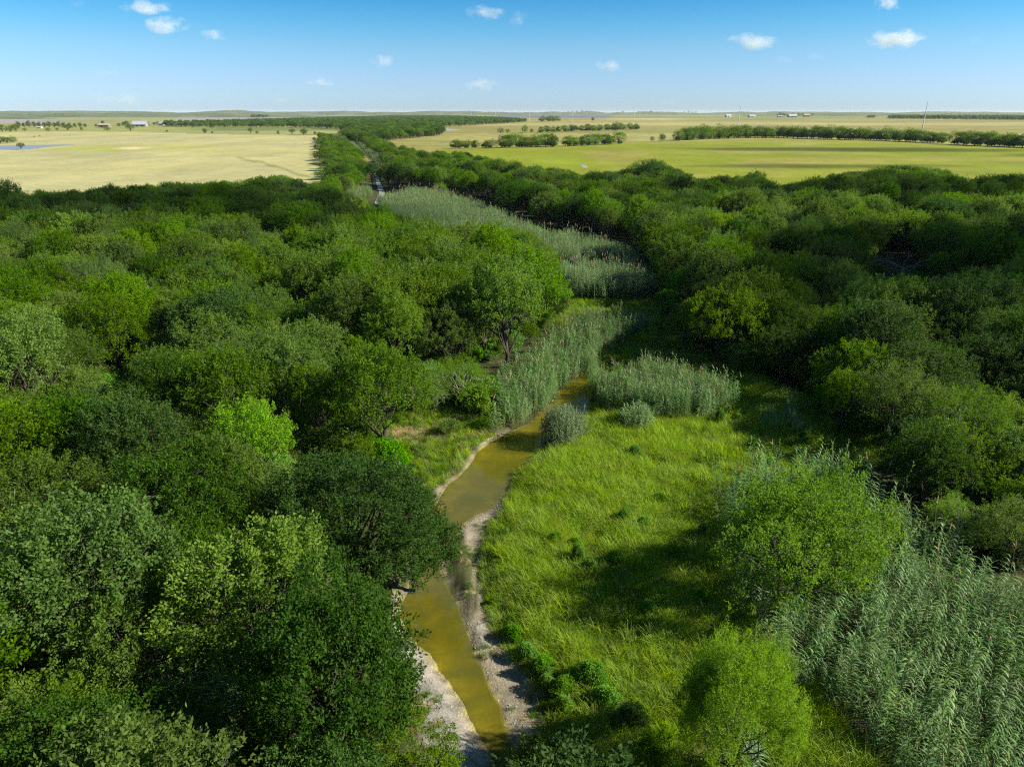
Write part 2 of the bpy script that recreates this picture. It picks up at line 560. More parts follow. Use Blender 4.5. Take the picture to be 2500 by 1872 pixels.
def murky_water(name):
    m, nt, o = new_mat(name)
    n = noise(nt, .5, 5, dist=.8)
    tr = N(nt, "ShaderNodeBsdfTransparent")
    tr.inputs[0].default_value = (.86, .80, .42, 1)
    df = N(nt, "ShaderNodeBsdfDiffuse")
    nt.links.new(mixc(nt, rng_(nt, n, .35, .65, 0, 1), (.190, .168, .010), (.108, .110, .013)), df.inputs[0])
    mx = N(nt, "ShaderNodeMixShader")
    nt.links.new(rng_(nt, n, .3, .7, .42, .70), mx.inputs[0])
    nt.links.new(tr.outputs[0], mx.inputs[1])
    nt.links.new(df.outputs[0], mx.inputs[2])
    w = noise(nt, 2.4, 4)
    bp = N(nt, "ShaderNodeBump")
    bp.inputs["Strength"].default_value = .25
    bp.inputs["Distance"].default_value = .012
    nt.links.new(w, bp.inputs["Height"])
    gl = N(nt, "ShaderNodeBsdfGlossy")
    gl.inputs["Roughness"].default_value = .05
    nt.links.new(bp.outputs[0], gl.inputs["Normal"])
    fr = N(nt, "ShaderNodeFresnel")
    fr.inputs["IOR"].default_value = 1.33
    nt.links.new(bp.outputs[0], fr.inputs["Normal"])
    m2 = N(nt, "ShaderNodeMixShader")
    nt.links.new(math_(nt, 'MULTIPLY', fr.outputs[0], .16), m2.inputs[0])
    nt.links.new(mx.outputs[0], m2.inputs[1])
    nt.links.new(gl.outputs[0], m2.inputs[2])
    nt.links.new(m2.outputs[0], o.inputs[0])
    return m
M['creek'] = murky_water("creek_water")
sheet("creek", WATER, WZ, M['creek'])
M['still'] = water_mat("still_water", (.34, .35, .34), (.28, .29, .28), rough=.45, spec=.2)
sheet("creek", FAR_WATER, WZ, M['still'])

# ---- fields: grids laid on the ground, coloured by what grows there
def field(name, x0, x1, y0, y1, nxp, nyp, z, poly, colour, mat):
    """a sheet of land whose corners and crops are read off the photograph, laid flat on the ground"""
    px = np.linspace(x0, x1, nxp)
    py = np.linspace(y0, y1, nyp)
    A, B = np.meshgrid(px, py)
    a, b = A.ravel(), B.ravel()
    xx = (a - 1250) / FPX
    yy = (936 - b) / FPX
    t = (z - CAM_H) / (-ST + CT * yy)
    v = np.stack((xx * t, (CT + ST * yy) * t, np.full_like(t, z)), 1)
    col = colour(a, b, v)
    k = np.arange(nyp - 1)[:, None] * nxp + np.arange(nxp - 1)[None]
    q = np.stack((k, k + nxp, k + nxp + 1, k + 1), -1).reshape(-1, 4)
    cen = np.stack((a[q].mean(1), b[q].mean(1)), 1)
    q = q[inside(cen, poly)]
    return link(name, mesh_np(name, v, q, mats=[mat], col_attr=col), kind='structure')

def blend(c, m, new):
    m = np.clip(m, 0, 1)[:, None]
    return c * (1 - m) + np.array(new) * m

def band(b, y0, y1, soft=1.5):
    return sstep(y0 - soft, y0 + soft, b) * sstep(y1 + soft, y1 - soft, b)

def blob(a, b, cx, cy, rx, ry):
    return np.exp(-(((a - cx) / rx) ** 2 + ((b - cy) / ry) ** 2))

def hay_colour(a, b, v):
    c = np.tile(np.array((.365, .345, .160)), (len(a), 1))
    n = fnoise(a / 160, b / 9, 5)
    c = blend(c, sstep(.45, .75, n) * .55, (.46, .41, .16))
    c = blend(c, band(b + (a - 300) * .004, 353, 370, 4) * sstep(640, 480, a) * sstep(40, 160, a) * .8, (.34, .33, .10))
    c = blend(c, blob(a, b, 265, 366, 45, 4) * .9 + blob(a, b, 190, 364, 50, 3) * .6, (.30, .36, .05))
    c = blend(c, band(b, 363, 376, 4) * sstep(420, 520, a) * .5, (.40, .37, .13))
    c = blend(c, blob(a, b, 800, 420, 40, 60) * .7, (.36, .38, .10))
    c = blend(c, blob(a, b, 320, 362, 30, 3), (.58, .47, .27))
    # the scratch of a dry ditch
    t = np.interp(a, [575, 600, 640, 665, 700, 730, 760], [384, 389, 398, 405, 416, 428, 433]) + 5 * (fnoise(a / 14, a * 0, 4) - .5)
    c = blend(c, np.exp(-((b - t) / 3.0) ** 2) * band(a, 580, 760, 10) * .85, (.20, .20, .07))
    for yy in (388, 399, 411, 433):
        tt = yy + (a - 400) * .012 + 3 * np.sin(a / 140)
        c = blend(c, np.exp(-((b - tt) / 2.2) ** 2) * .35, (.44, .40, .16))
    return c
M['hay'] = zone_mat("hay", [(.02, (1, .5, 1), .8, 1.2, (1, 1, 1)), (.16, (1, 3, 1), .78, 1.22, (.9, 1, 1.2)), (1.2, None, .8, 1.2, (1, 1, 1))], bump=.12, bscale=1.2)
field("hay_field", -700, 815, 325, 500, 400, 90, .06,
      [(-700, 326), (0, 325), (400, 325), (560, 328), (780, 331), (800, 345), (815, 500), (-700, 500)], hay_colour, M['hay'])

def pasture_colour(a, b, v):
    c = np.tile(np.array((.185, .218, .009)), (len(a), 1))
    n = fnoise(a / 190, b / 10, 15)
    c = blend(c, sstep(.48, .72, n) * .7, (.27, .24, .05))
    c = blend(c, sstep(360, 340, b) * .55, (.27, .245, .05))
    c = blend(c, sstep(420, 460, b) * .6, (.20, .25, .012))
    c = blend(c, blob(a, b, 1330, 395, 90, 14) * .5, (.235, .29, .012))
    c = blend(c, blob(a, b, 2280, 445, 160, 3) * .6, (.36, .32, .13))
    c = blend(c, blob(a, b, 1960, 352, 40, 3) * .7, (.34, .28, .12))
    return c
M['pasture'] = zone_mat("pasture", [(.02, (1, .6, 1), .82, 1.18, (1, 1, 1)), (.14, (1, 2.5, 1), .8, 1.2, (1, .9, .9)), (1.1, None, .78, 1.22, (1, 1, 1))], bump=.15, bscale=1.0)
field("pasture", 1040, 3300, 336, 505, 170, 70, .06,
      [(1060, 367), (1250, 361), (1640, 346), (1900, 338), (2100, 343), (2330, 352), (3300, 386), (3300, 505), (1300, 505), (1200, 440), (1060, 380)], pasture_colour, M['pasture'])

def farm_colour(a, b, v):
    c = np.tile(np.array((.228, .208, .055)), (len(a), 1))
    n = fnoise(a / 260, b / 4, 25)
    c = blend(c, sstep(.45, .7, n) * .6, (.28, .28, .08))
    R = sstep(1000, 1180, a)
    c = blend(c, R * band(b, 319, 326, 1.5) * sstep(1500, 1620, a) * sstep(2400, 2000, a) * .7, (.19, .21, .06))
    c = blend(c, R * band(b, 300, 307, 2) * .45, (.45, .37, .18))
    c = blend(c, R * band(b, 282, 290, 1.2) * band(a, 1440, 2080, 60) * .85, (.18, .21, .06))
    c = blend(c, band(b, 281, 288.5, .6) * band(a, 1205, 1490, 12), (.13, .13, .17))
    c = blend(c, R * band(b, 326, 345, 2) * .5, (.33, .32, .10))
    c = blend(c, sstep(281, 277, b) * R * .5, (.30, .31, .15))
    c = blend(c, blob(a, b, 1570, 291, 120, 1.6) * .8, (.52, .40, .22))
    # left: a long green strip beyond the hay, grey ploughland behind the woods
    L = sstep(1010, 930, a)
    c = blend(c, L * band(b, 309, 328, 1.2), (.25, .26, .075))
    c = blend(c, L * band(b, 311, 320, 1.5) * sstep(420, 560, a) * .9, (.13, .17, .05))
    c = blend(c, L * band(b, 322, 328, 1.2) * sstep(420, 300, a) * .8, (.44, .40, .14))
    c = blend(c, L * band(b, 285, 305, 1.5), (.24, .245, .09))
    c = blend(c, band(b, 280, 297, 1.2) * band(a, 430, 1060, 30), (.25, .23, .235))
    c = blend(c, band(b, 283, 285.5, .6) * band(a, 640, 1000, 30) * .8, (.14, .12, .13))
    c = blend(c, band(b, 292, 301, 1) * sstep(190, 60, a), (.27, .25, .24))
    c = blend(c, blob(a, b, 520, 296, 60, 1.2) * .9, (.55, .48, .34))
    c = blend(c, L * sstep(281, 278, b) * .6, (.16, .19, .10))
    return c
M['farm'] = zone_mat("farmland", [(.004, (1, .5, 1), .8, 1.2, (1, 1, 1)), (.05, (1, .4, 1), .8, 1.2, (1, 1, 1))], bump=0)
field("farmland", -900, 3300, 275.6, 395, 240, 150, .03, [(-900, 275), (3300, 275), (3300, 395), (-900, 395)], farm_colour, M['farm'])

M['pond'] = water_mat("pond_water", (.26, .28, .30), (.21, .23, .26), rough=.35, spec=.25)
sheet("pond", refine(GG([(-120, 362), (0, 356.5), (60, 355), (130, 354), (205, 352.5), (150, 356), (105, 361), (70, 366), (20, 366.5), (-40, 366)]), 9, 1.0), .10, M['pond'])
sheet("pond", refine(GG([(1088, 314), (1125, 317.5), (1095, 320.5), (1085, 318)]), 9, .8), .10, M['still'])
sheet("pond", refine(GG([(1416, 402), (1432, 405), (1436, 410), (1424, 411)]), 2, .2), .10, M['still'])

# low wooded ridges far off
def ridge(x0, x1, d, h, seed, dep=500):
    n = 260
    u = np.linspace(0, 1, n)
    xx = x0 + (x1 - x0) * u
    top = h * (.35 + .9 * fnoise(u * 16, u * 0 + seed, seed, 5)) * np.minimum(1, np.minimum(u, 1 - u) * 9 + .02)
    rows = []
    for k, (dy, f) in enumerate(((-dep, 0), (-dep * .8, .55), (-dep * .4, .85), (0, 1), (dep * .5, .6), (dep, 0))):
        rows.append(np.stack((xx, np.full(n, d + dy) + 120 * np.sin(u * 9 + seed), top * f + (0 if f == 0 else h * .1 * fnoise(u * 60, u * 0 + k, seed + k)) - (2 if f == 0 else 0)), 1))
    v = np.concatenate(rows)
    k = np.arange(5)[:, None] * n + np.arange(n - 1)[None]
    q = np.stack((k, k + 1, k + n + 1, k + n), -1).reshape(-1, 4)
    return v, q
M['ridge'] = plain_mat("wooded_ridge", (.055, .085, .03), c2=(.15, .17, .07), scale=.006, rough=.95)
for i, (x0, x1, d, h) in enumerate(((-6500, -1200, 5200, 26), (-9500, 600, 8800, 46), (-9000, -2600, 7000, 36), (-3800, -2300, 3500, 13), (-1500, 2500, 9500, 38), (900, 9000, 9800, 36), (2100, 6500, 6800, 24))):
    v, q = ridge(x0, x1, d, h, 60 + i)
    link("hills", mesh_np("hills", v, q, mats=[M['ridge']]), kind='structure')

# ------------------------------------------------------------------ trees: prototypes
def sphere_dirs(rng, n, zmin=-1.0):
    z = rng.uniform(zmin, 1, n)
    a = rng.uniform(0, 2 * math.pi, n)
    s = np.sqrt(1 - z * z)
    return np.stack((s * np.cos(a), s * np.sin(a), z), 1)

def leaves_mesh(rng, pos, along, nrm, ln, wd, tint, mat, name):
    along = unit(along)
    side = unit(np.cross(along, nrm))
    n = len(pos)
    L = ln[:, None]
    Wd = wd[:, None]
    mid = pos + along * L * .45
    up = unit(np.cross(side, along)) * Wd * .22
    v = np.stack((pos, mid + side * Wd * .5 + up, pos + along * L, mid - side * Wd * .5 + up), 1).reshape(-1, 3)
    q = np.arange(n * 4).reshape(-1, 4)
    return mesh_np(name, v, q, mats=[mat], face_attr=tint)

def make_tree(seed, R=4.0, H=8.5, base=2.0, nl=22, lr=.36, shoots=700, lps=24, shoot_len=.75, leaf=(.175, .092), up=.5, droop=0.0,
              zmin=-.35, fill=.62, mat='mid', bark='bark', spread=.15, spire=0.0, squash=1.0, trunk_r=.17, lean=0.0, hole=.18, rag=.16):
    """returns (trunk mesh, crown mesh): a forked trunk whose limbs carry leafy masses of many short shoots"""
    rng = np.random.default_rng(seed)
    zc = (H + base) / 2
    Rz = (H - base) / 2 * squash
    d = sphere_dirs(rng, nl * 3, zmin)
    keep = [0]
    for i in range(1, len(d)):                        # spread the leafy masses over the crown
        if len(keep) >= nl:
            break
        if np.min(np.linalg.norm(d[keep] - d[i], axis=1)) > 1.9 / math.sqrt(nl):
            keep.append(i)
    d = d[keep]
    nl = len(d)
    asym = 1 + .22 * np.sin(np.arctan2(d[:, 1], d[:, 0]) * 2 + rng.uniform(0, 6)) + rng.uniform(-rag, rag, nl)
    cen = d * np.array((R, R, Rz)) * (fill * asym)[:, None]
    cen[:, 2] += zc
    cen[:, 0] += lean * np.clip(cen[:, 2] / H, 0, 1) * R
    lrad = R * lr * rng.uniform(.7, 1.3, nl)
    # trunk and limbs
    segs = []
    tp = [np.array((0, 0, -.3))]
    for k in range(1, 5):
        z = zc * .8 * k / 4
        tp.append(np.array((rng.normal(0, .12) + lean * R * .5 * k / 4, rng.normal(0, .12), z)))
    segs += chain(tp, trunk_r * 1.25, trunk_r * .5)
    shoots_p, shoots_d, shoots_t = [], [], []
    wts = lrad ** 2
    wts = wts / wts.sum()
    for i in range(nl):
        k = rng.integers(1, 4)
        p0 = tp[k]
        mid = (p0 + cen[i]) / 2 + rng.normal(0, .25, 3) + np.array((0, 0, -.15 * R * .3))
        segs += chain([p0, mid, cen[i]], trunk_r * .5, trunk_r * .15)
        n = max(6, int(shoots * wts[i]))
        od = unit(cen[i] - np.array((0, 0, zc - Rz * .5)))
        sdirs = sphere_dirs(rng, n * 3)
        sdirs = sdirs[(sdirs @ od) > rng.uniform(-.75, .25, len(sdirs))][:n]
        rr = lrad[i] * rng.uniform(.45, 1.0, len(sdirs)) ** .6
        pp = cen[i] + sdirs * rr[:, None] * np.array((1, 1, .85))
        if spire:
            pp[:, 2] += spire * lrad[i] * np.abs(rng.normal(0, 1, len(pp))) * np.exp(-np.hypot(*(pp - cen[i])[:, :2].T) / (lrad[i] * .5))
        dd = unit(sdirs * .7 + np.array((0, 0, up)) + rng.normal(0, .3, sdirs.shape))
        dd[:, 2] -= droop
        shoots_p.append(pp)
        shoots_d.append(unit(dd))
        shoots_t.append(np.full(len(pp), rng.uniform(-.28, .28)) + rng.normal(0, .14, len(pp)))
        for j in rng.choice(len(pp), min(3, len(pp)), replace=False):
            segs.append((cen[i], pp[j], trunk_r * .10, .008))
    sp = np.concatenate(shoots_p)
    sdn = np.concatenate(shoots_d)
    st = np.concatenate(shoots_t)
    drop = fnoise(sp[:, 0] * .8 + seed, sp[:, 1] * .8 + sp[:, 2] * .5, seed) < hole + .2
    sp, sdn, st = sp[~drop], sdn[~drop], st[~drop]
    n = len(sp)
    sl = shoot_len * rng.uniform(.5, 1.35, n)
    t = rng.uniform(0.02, 1, (n, lps))
    jit = rng.normal(0, spread, (n, lps, 3)) * (1.15 - .75 * t[..., None])
    pos = sp[:, None] + sdn[:, None] * (sl[:, None] * t)[..., None] + jit
    al = sdn[:, None] * .7 + rng.normal(0, .75, (n, lps, 3))
    al[..., 2] -= droop * .8
    nr = rng.normal(0, .6, (n, lps, 3)) + np.array((0, 0, .75)) + sdn[:, None] * .25
    tint = np.clip(.5 + st[:, None] + rng.normal(0, .22, (n, lps)), 0, 1)
    m = n * lps
    ln = leaf[0] * rng.uniform(.7, 1.25, m)
    wd = leaf[1] * rng.uniform(.7, 1.25, m)
    pos = pos.reshape(-1, 3)
    pos[:, 2] = np.maximum(pos[:, 2], .12)
    crown = leaves_mesh(rng, pos, al.reshape(-1, 3), nr.reshape(-1, 3), ln, wd, tint.ravel(), M[mat], "crown")
    tv, tq = tubes(segs, 5)
    trunk = mesh_np("trunk", tv, tq, mats=[M[bark]], smooth=True)
    return trunk, crown

PROTO = {}
PROTO['mid_a'] = make_tree(11, R=3.9, H=8.8, nl=24, shoots=820, lps=34, mat='mid')
PROTO['mid_b'] = make_tree(12, R=4.3, H=8.2, nl=20, lr=.42, shoots=820, lps=34, mat='mid2', up=.35)
PROTO['mid_c'] = make_tree(13, R=3.4, H=9.4, nl=22, lr=.38, shoots=800, lps=34, mat='mid', spire=.35, up=.8)
PROTO['dark_a'] = make_tree(14, R=4.1, H=8.0, nl=26, lr=.34, shoots=900, lps=34, mat='dark', leaf=(.15, .085), up=.3, hole=.1)
PROTO['dark_b'] = make_tree(15, R=3.6, H=9.0, nl=20, lr=.42, shoots=820, lps=34, mat='dark', up=.5)
PROTO['pale_a'] = make_tree(16, R=3.7, H=8.4, nl=22, lr=.36, shoots=760, lps=37, mat='pale', up=.6, spire=.2)
PROTO['grey_a'] = make_tree(17, R=4.0, H=8.0, nl=24, lr=.36, shoots=900, lps=31, mat='grey', leaf=(.155, .065), up=.5, shoot_len=.95)
PROTO['fine_a'] = make_tree(18, R=4.0, H=6.6, base=1.4, nl=22, lr=.33, shoots=800, lps=40, mat='fine', leaf=(.19, .04), up=.1, droop=.35, shoot_len=1.0, hole=.26, bark='pale_bark')
PROTO['bush_a'] = make_tree(19, R=2.0, H=2.8, base=.1, nl=16, lr=.42, shoots=420, lps=18, mat='mid2', leaf=(.19, .10), zmin=-.1, trunk_r=.06, shoot_len=.5)
PROTO['bush_b'] = make_tree(20, R=1.7, H=2.3, base=.1, nl=14, lr=.42, shoots=360, lps=18, mat='weed', leaf=(.22, .12), zmin=-.1, trunk_r=.05, shoot_len=.5, up=.8)

# ------------------------------------------------------------------ scattering: things as copies, masses as geometry-node instances
def source(me_list, name):
    obs = []
    for me in me_list:
        o = bpy.data.objects.new(name, me)
        obs.append(o)
    return obs

def scatter(name, pts, rot, scl, idx, protos, label, cat, kind='stuff', group=None):
    """one object that carries many instances of PROTOS (lists of meshes) on its points"""
    me = bpy.data.meshes.new(name)
    me.vertices.add(len(pts))
    me.vertices.foreach_set("co", np.asarray(pts, np.float32).ravel())
    for nm, ty, val, key in (("rot", 'FLOAT_VECTOR', rot, "vector"), ("scl", 'FLOAT_VECTOR', scl, "vector"), ("idx", 'INT', idx, "value")):
        a = me.attributes.new(nm, ty, 'POINT')
        a.data.foreach_set(key, np.asarray(val, np.int32 if ty == 'INT' else np.float32).ravel())
    me.update()
    o = link(name, me, label=label, cat=cat, kind=kind, group=group)
    ng = bpy.data.node_groups.new(name, 'GeometryNodeTree')
    ng.interface.new_socket("Geometry", in_out='INPUT', socket_type='NodeSocketGeometry')
    ng.interface.new_socket("Geometry", in_out='OUTPUT', socket_type='NodeSocketGeometry')
    gi = ng.nodes.new("NodeGroupInput")
    go = ng.nodes.new("NodeGroupOutput")
    iop = ng.nodes.new("GeometryNodeInstanceOnPoints")
    jn = ng.nodes.new("GeometryNodeJoinGeometry")
    for ml in reversed(protos):
        part = ng.nodes.new("GeometryNodeJoinGeometry")
        for ob in source(ml, name + "_source"):
            oi = ng.nodes.new("GeometryNodeObjectInfo")
            oi.inputs[0].default_value = ob
            ng.links.new(oi.outputs["Geometry"], part.inputs[0])
        g2i = ng.nodes.new("GeometryNodeGeometryToInstance")
        ng.links.new(part.outputs[0], g2i.inputs[0])
        ng.links.new(g2i.outputs[0], jn.inputs[0])
    ng.links.new(gi.outputs[0], iop.inputs["Points"])
    ng.links.new(jn.outputs[0], iop.inputs["Instance"])
    iop.inputs["Pick Instance"].default_value = True
    for nm, ty, sock in (("idx", 'INT', "Instance Index"), ("rot", 'FLOAT_VECTOR', "Rotation"), ("scl", 'FLOAT_VECTOR', "Scale")):
        na = ng.nodes.new("GeometryNodeInputNamedAttribute")
        na.data_type = ty
        na.inputs[0].default_value = nm
        ng.links.new(na.outputs[0], iop.inputs[sock])
    ng.links.new(iop.outputs[0], go.inputs[0])
    md = o.modifiers.new("scatter", 'NODES')
    md.node_group = ng
    return o

def plant(name, key, x, y, s, rz, label, cat='tree', group=None, sx=1.0, sz=1.0, z=None, tilt=0.0):
    tr, cr = PROTO[key]
    root = bpy.data.objects.new(name, None)
    root.empty_display_size = .3
    COL.objects.link(root)
    root.location = (x, y, float(ground_z(np.array([x]), np.array([y]))[0]) if z is None else z)
    root.rotation_euler = (tilt, 0, rz)
    k_ = .12 * math.sin(x * 12.9 + y * 7.3)
    root.scale = (s * sx * (1 + k_), s * sx * (1 - k_), s * sz)
    tag(root, label, cat, group)
    link("trunk", tr, root)
    link("crown", cr, root)
    return root

# ------------------------------------------------------------------ the wood: where trees may stand
# areas of the photograph in which the ground, the reeds or the fields show: no crown of the wood reaches into them
OPEN_VALLEY = [(1110, 1990), (1080, 1872), (1040, 1640), (985, 1545), (985, 1430), (1140, 1395), (1140, 1230), (1060, 1195), (960, 1185), (925, 1060), (930, 1030), (1060, 1000), (1205, 1030), (1205, 880), (1290, 850), (1345, 790), (1385, 715),
               (1372, 650), (1345, 600), (1300, 572), (1190, 556), (1060, 556), (960, 528), (850, 505), (840, 462), (920, 436), (960, 448), (1060, 452), (1150, 472), (1240, 508), (1325, 540), (1410, 556), (1560, 582), (1600, 660), (1640, 690), (1610, 790), (1795, 900),
               (1810, 985), (1930, 1070), (2140, 1080), (2250, 1240), (2330, 1325), (2500, 1405), (2700, 1340), (3600, 1300), (3600, 1990)]
ROOM = [[(330, 1665), (560, 1655), (570, 1780), (340, 1780)], [(245, 880), (350, 880), (345, 945), (255, 945)], [(60, 1400), (210, 1400), (200, 1470), (70, 1470)], [(2120, 600), (2260, 600), (2250, 690), (2130, 690)]]
HAY_VIEW = [(-900, 200), (-900, 452), (0, 466), (55, 472), (110, 470), (210, 466), (300, 458), (400, 452), (560, 444), (640, 432), (700, 428), (750, 450), (795, 458), (786, 400), (775, 345), (770, 200)]
GREEN_VIEW = [(905, 200), (905, 330), (960, 350), (1040, 371), (1120, 369), (1200, 386), (1262, 398), (1330, 412), (1420, 425), (1500, 422), (1560, 395), (1640, 400), (1690, 440), (1770, 435), (1860, 432), (1890, 455), (1990, 440), (2060, 425),
              (2130, 412), (2260, 410), (2330, 425), (2360, 445), (2420, 432), (2500, 428), (3400, 430), (3400, 200)]

def crown_points(x, y, R, H, z0=0.0):
    """points round the outline of a crown as seen from the camera side"""
    p = []
    for a in (-1, 1):
        p.append((x + a * R * .8, y, z0 + H * .55))
        p.append((x + a * R * .5, y, z0 + H * .87))
    p.append((x, y, z0 + H * .97))
    p.append((x, y, z0 + H * .5))
    p.append((x, y - R * .7, z0 + H * .3))
    return np.array(p)

CREEK_LINE = GG([(1220, 1900), (1050, 1450), (1200, 1100), (1400, 900), (1450, 800), (1480, 700), (1440, 560), (1150, 490), (920, 450), (880, 370)])
rng = np.random.default_rng(77)
cand = []
sp = 5.6
for j, yy in enumerate(np.arange(16, 330, sp * .87)):
    half = 30 + yy * .80
    for xx in np.arange(-half, half, sp):
        cand.append((xx + (j % 2) * sp / 2 + rng.uniform(-1.6, 1.6), yy + rng.uniform(-1.6, 1.6)))
cand = np.array(cand)
KEYS = ['mid_a', 'mid_b', 'mid_c', 'dark_a', 'dark_b', 'pale_a', 'grey_a', 'fine_a']
SIZE = {'mid_a': (3.9, 8.8), 'mid_b': (4.3, 8.2), 'mid_c': (3.4, 9.4), 'dark_a': (4.1, 8.0), 'dark_b': (3.6, 9.0), 'pale_a': (3.7, 8.4), 'grey_a': (4.0, 8.0), 'fine_a': (4.0, 6.6)}

# trees the photograph singles out: (px, py of the foot, kind, scale, turn, label, widen, heighten)
CHOSEN = [
    (850, 1450, 'leaner', 1.0, 0.0, "big dark green tree leaning over the olive creek beside the gravel bar", 1, 1),
    (1015, 1425, 'overhang', 1.0, 2.0, "dark limb of the leaning tree over the water, made as a separate small tree", 1, 1),  # stands in for a limb of the leaning tree
    (985, 1985, 'mid_b', .62, 1.0, "small green tree at the bottom edge overhanging the chalk bank", 1, 1),
    (845, 1868, 'deep', 1.2, 2.0, "dense green tree at the foot of the picture beside the pale chalk bank", 1, 1.0),
    (640, 1205, 'limetop', .9, .5, "bright yellow-green rounded tree standing out of the wood behind the leaning tree", 1, 1.05),
    (1930, 1455, 'spires', 1.0, 0.4, "lone yellow-green tree with spiky shoots between the meadow and the tall reeds", 1, 1),
    (1775, 1905, 'plumes', 1.0, 0.0, "soft feathery lime-green tree with rounded plumes at the meadow's lower corner", .9, 1.08),
    (1010, 1005, 'fine_a', .9, 1.0, "drooping feathery tree with bare grey boughs above the dry bank", 1.15, .9),
    (1130, 985, 'fine_a', .8, 3.0, "drooping feathery tree between the dry bank and the creek-side reeds", 1.1, .95),
    (900, 1025, 'mid_c', .80, 3.0, "upright green tree behind the dry bank of the bend", 1.0, 1.0),
    (2330, 1160, 'fine_a', 1.15, 2.0, "feathery yellow-green tree in the shade above the tall reed slope", 1, 1),
    (2475, 1140, 'fine_a', 1.0, 4.4, "feathery yellow-green tree at the shaded wood's edge by the frame", 1, 1),
    (12, 560, 'dark_a', 1.45, 1.0, "tall dark round tree at the wood's edge in the frame's corner by the pale field", 1, 1.1),
    (1588, 475, 'dark_b', 1.4, 2.0, "tallest dark domed tree at the wood's edge against the green pasture", 1.25, 1),
    (1838, 484, 'mid_c', 1.0, 2.6, "pointed dark tree with upright shoots at the wood's edge against the pasture", 1.2, 1),
    (2330, 1345, 'fine_a', .55, 4.0, "small feathery yellow-green tree at the back edge of the tall reed slope", 1, 1.2),
]
PROTO['leaner'] = make_tree(31, R=5.7, H=10.4, base=1.0, nl=44, lr=.28, shoots=2300, lps=34, mat='dark2', leaf=(.155, .082), lean=.22, trunk_r=.26, hole=.14)
PROTO['overhang'] = make_tree(36, R=3.0, H=6.2, base=.6, nl=20, lr=.34, shoots=800, lps=34, mat='dark2', leaf=(.155, .082), rag=.3, hole=.22)
PROTO['deep'] = make_tree(37, R=4.1, H=8.6, base=.8, nl=34, lr=.30, shoots=1300, lps=34, mat='dark2', leaf=(.155, .082), rag=.22, spire=.3)
PROTO['limetop'] = make_tree(34, R=3.8, H=8.4, nl=24, lr=.36, shoots=900, lps=24, mat='bright', up=.6, spire=.2)
PROTO['spires'] = make_tree(32, R=5.3, H=7.6, base=.3, nl=60, lr=.19, shoots=1900, lps=26, mat='spray', leaf=(.19, .075), up=1.2, spire=1.3, trunk_r=.15, hole=.06, fill=.74, zmin=-.3, rag=.34)
PROTO['plumes'] = make_tree(35, R=3.4, H=7.2, base=.2, nl=26, lr=.27, shoots=2600, lps=30, mat='cypress', leaf=(.17, .028), up=1.3, spire=1.3, spread=.10, shoot_len=.5, trunk_r=.12, hole=-.1, fill=.64, rag=.30)
SIZE.update({'leaner': (5.7, 10.4), 'limetop': (3.8, 8.4), 'overhang': (3.0, 6.2), 'deep': (4.1, 8.6), 'spires': (5.3, 7.6), 'plumes': (3.4, 7.2)})

placed = []      # x, y, key, scale, rot
for px, py, key, s, rz, lab, wx, hz in CHOSEN:
    p = G(px, py)
    placed.append((p[0], p[1], key, s, rz, lab, wx, hz))
chosen_xy = np.array([(a[0], a[1]) for a in placed])
chosen_r = np.array([SIZE[a[2]][0] * a[3] for a in placed])

def kind_weights(x, y):
    n = fnoise(np.array([x * .03 + 5]), np.array([y * .03]), 91, 2)[0]
    if x < 0:
        w = dict(mid_a=3, mid_b=3, mid_c=2.2, dark_a=.7, dark_b=.7, pale_a=.9 + 1.5 * max(0, n - .5), grey_a=1.8, fine_a=.5)
        if y > 170:
            w.update(dark_a=2.2, dark_b=2.0, pale_a=.5, grey_a=.8)
    else:
        w = dict(mid_a=2.2, mid_b=2, mid_c=1.6, dark_a=2.4, dark_b=2.2, pale_a=.25, grey_a=.8, fine_a=.4)
    return list(w.keys()), np.array(list(w.values()))

fillers = []
for x, y in cand:
    ks, w = kind_weights(x, y)
    key = ks[rng.choice(len(ks), p=w / w.sum())]
    s = rng.uniform(.68, 1.26) * (1.0 if y < 200 else .92)
    rz = rng.uniform(0, 6.28)
    R, H = SIZE[key]
    cr = np.interp(y, CREEK_LINE[:, 1], CREEK_LINE[:, 0])
    if -32 < x - cr < 0 and 78 < y < 190:
        s *= 1.15
        if key in ('pale_a', 'grey_a', 'fine_a'):
            key = 'mid_b'
            R, H = SIZE[key]
    ok = False
    for f in (1.0, .78, .58):
        q = P(crown_points(x, y, R * s * f, H * s * f))
        if not (any(inside(q, r_).any() for r_ in ROOM) or inside(q, OPEN_VALLEY).any() or inside(q, HAY_VIEW).any() or inside(q, GREEN_VIEW).any()):
            ok = True
            s *= f
            break
    if not ok:
        continue
    if (np.hypot(chosen_xy[:, 0] - x, chosen_xy[:, 1] - y) < chosen_r * .8 + 1.5).any():
        continue
    # nothing in front of the bright tree, nothing in the water
    if inside(np.array([[x, y]]), WATER)[0] or edge_dist(np.array([[x, y]]), WATER)[0] < 1.5 or inside(np.array([[x, y]]), MEADOW)[0]:
        continue
    fillers.append((x, y, key, s, rz))
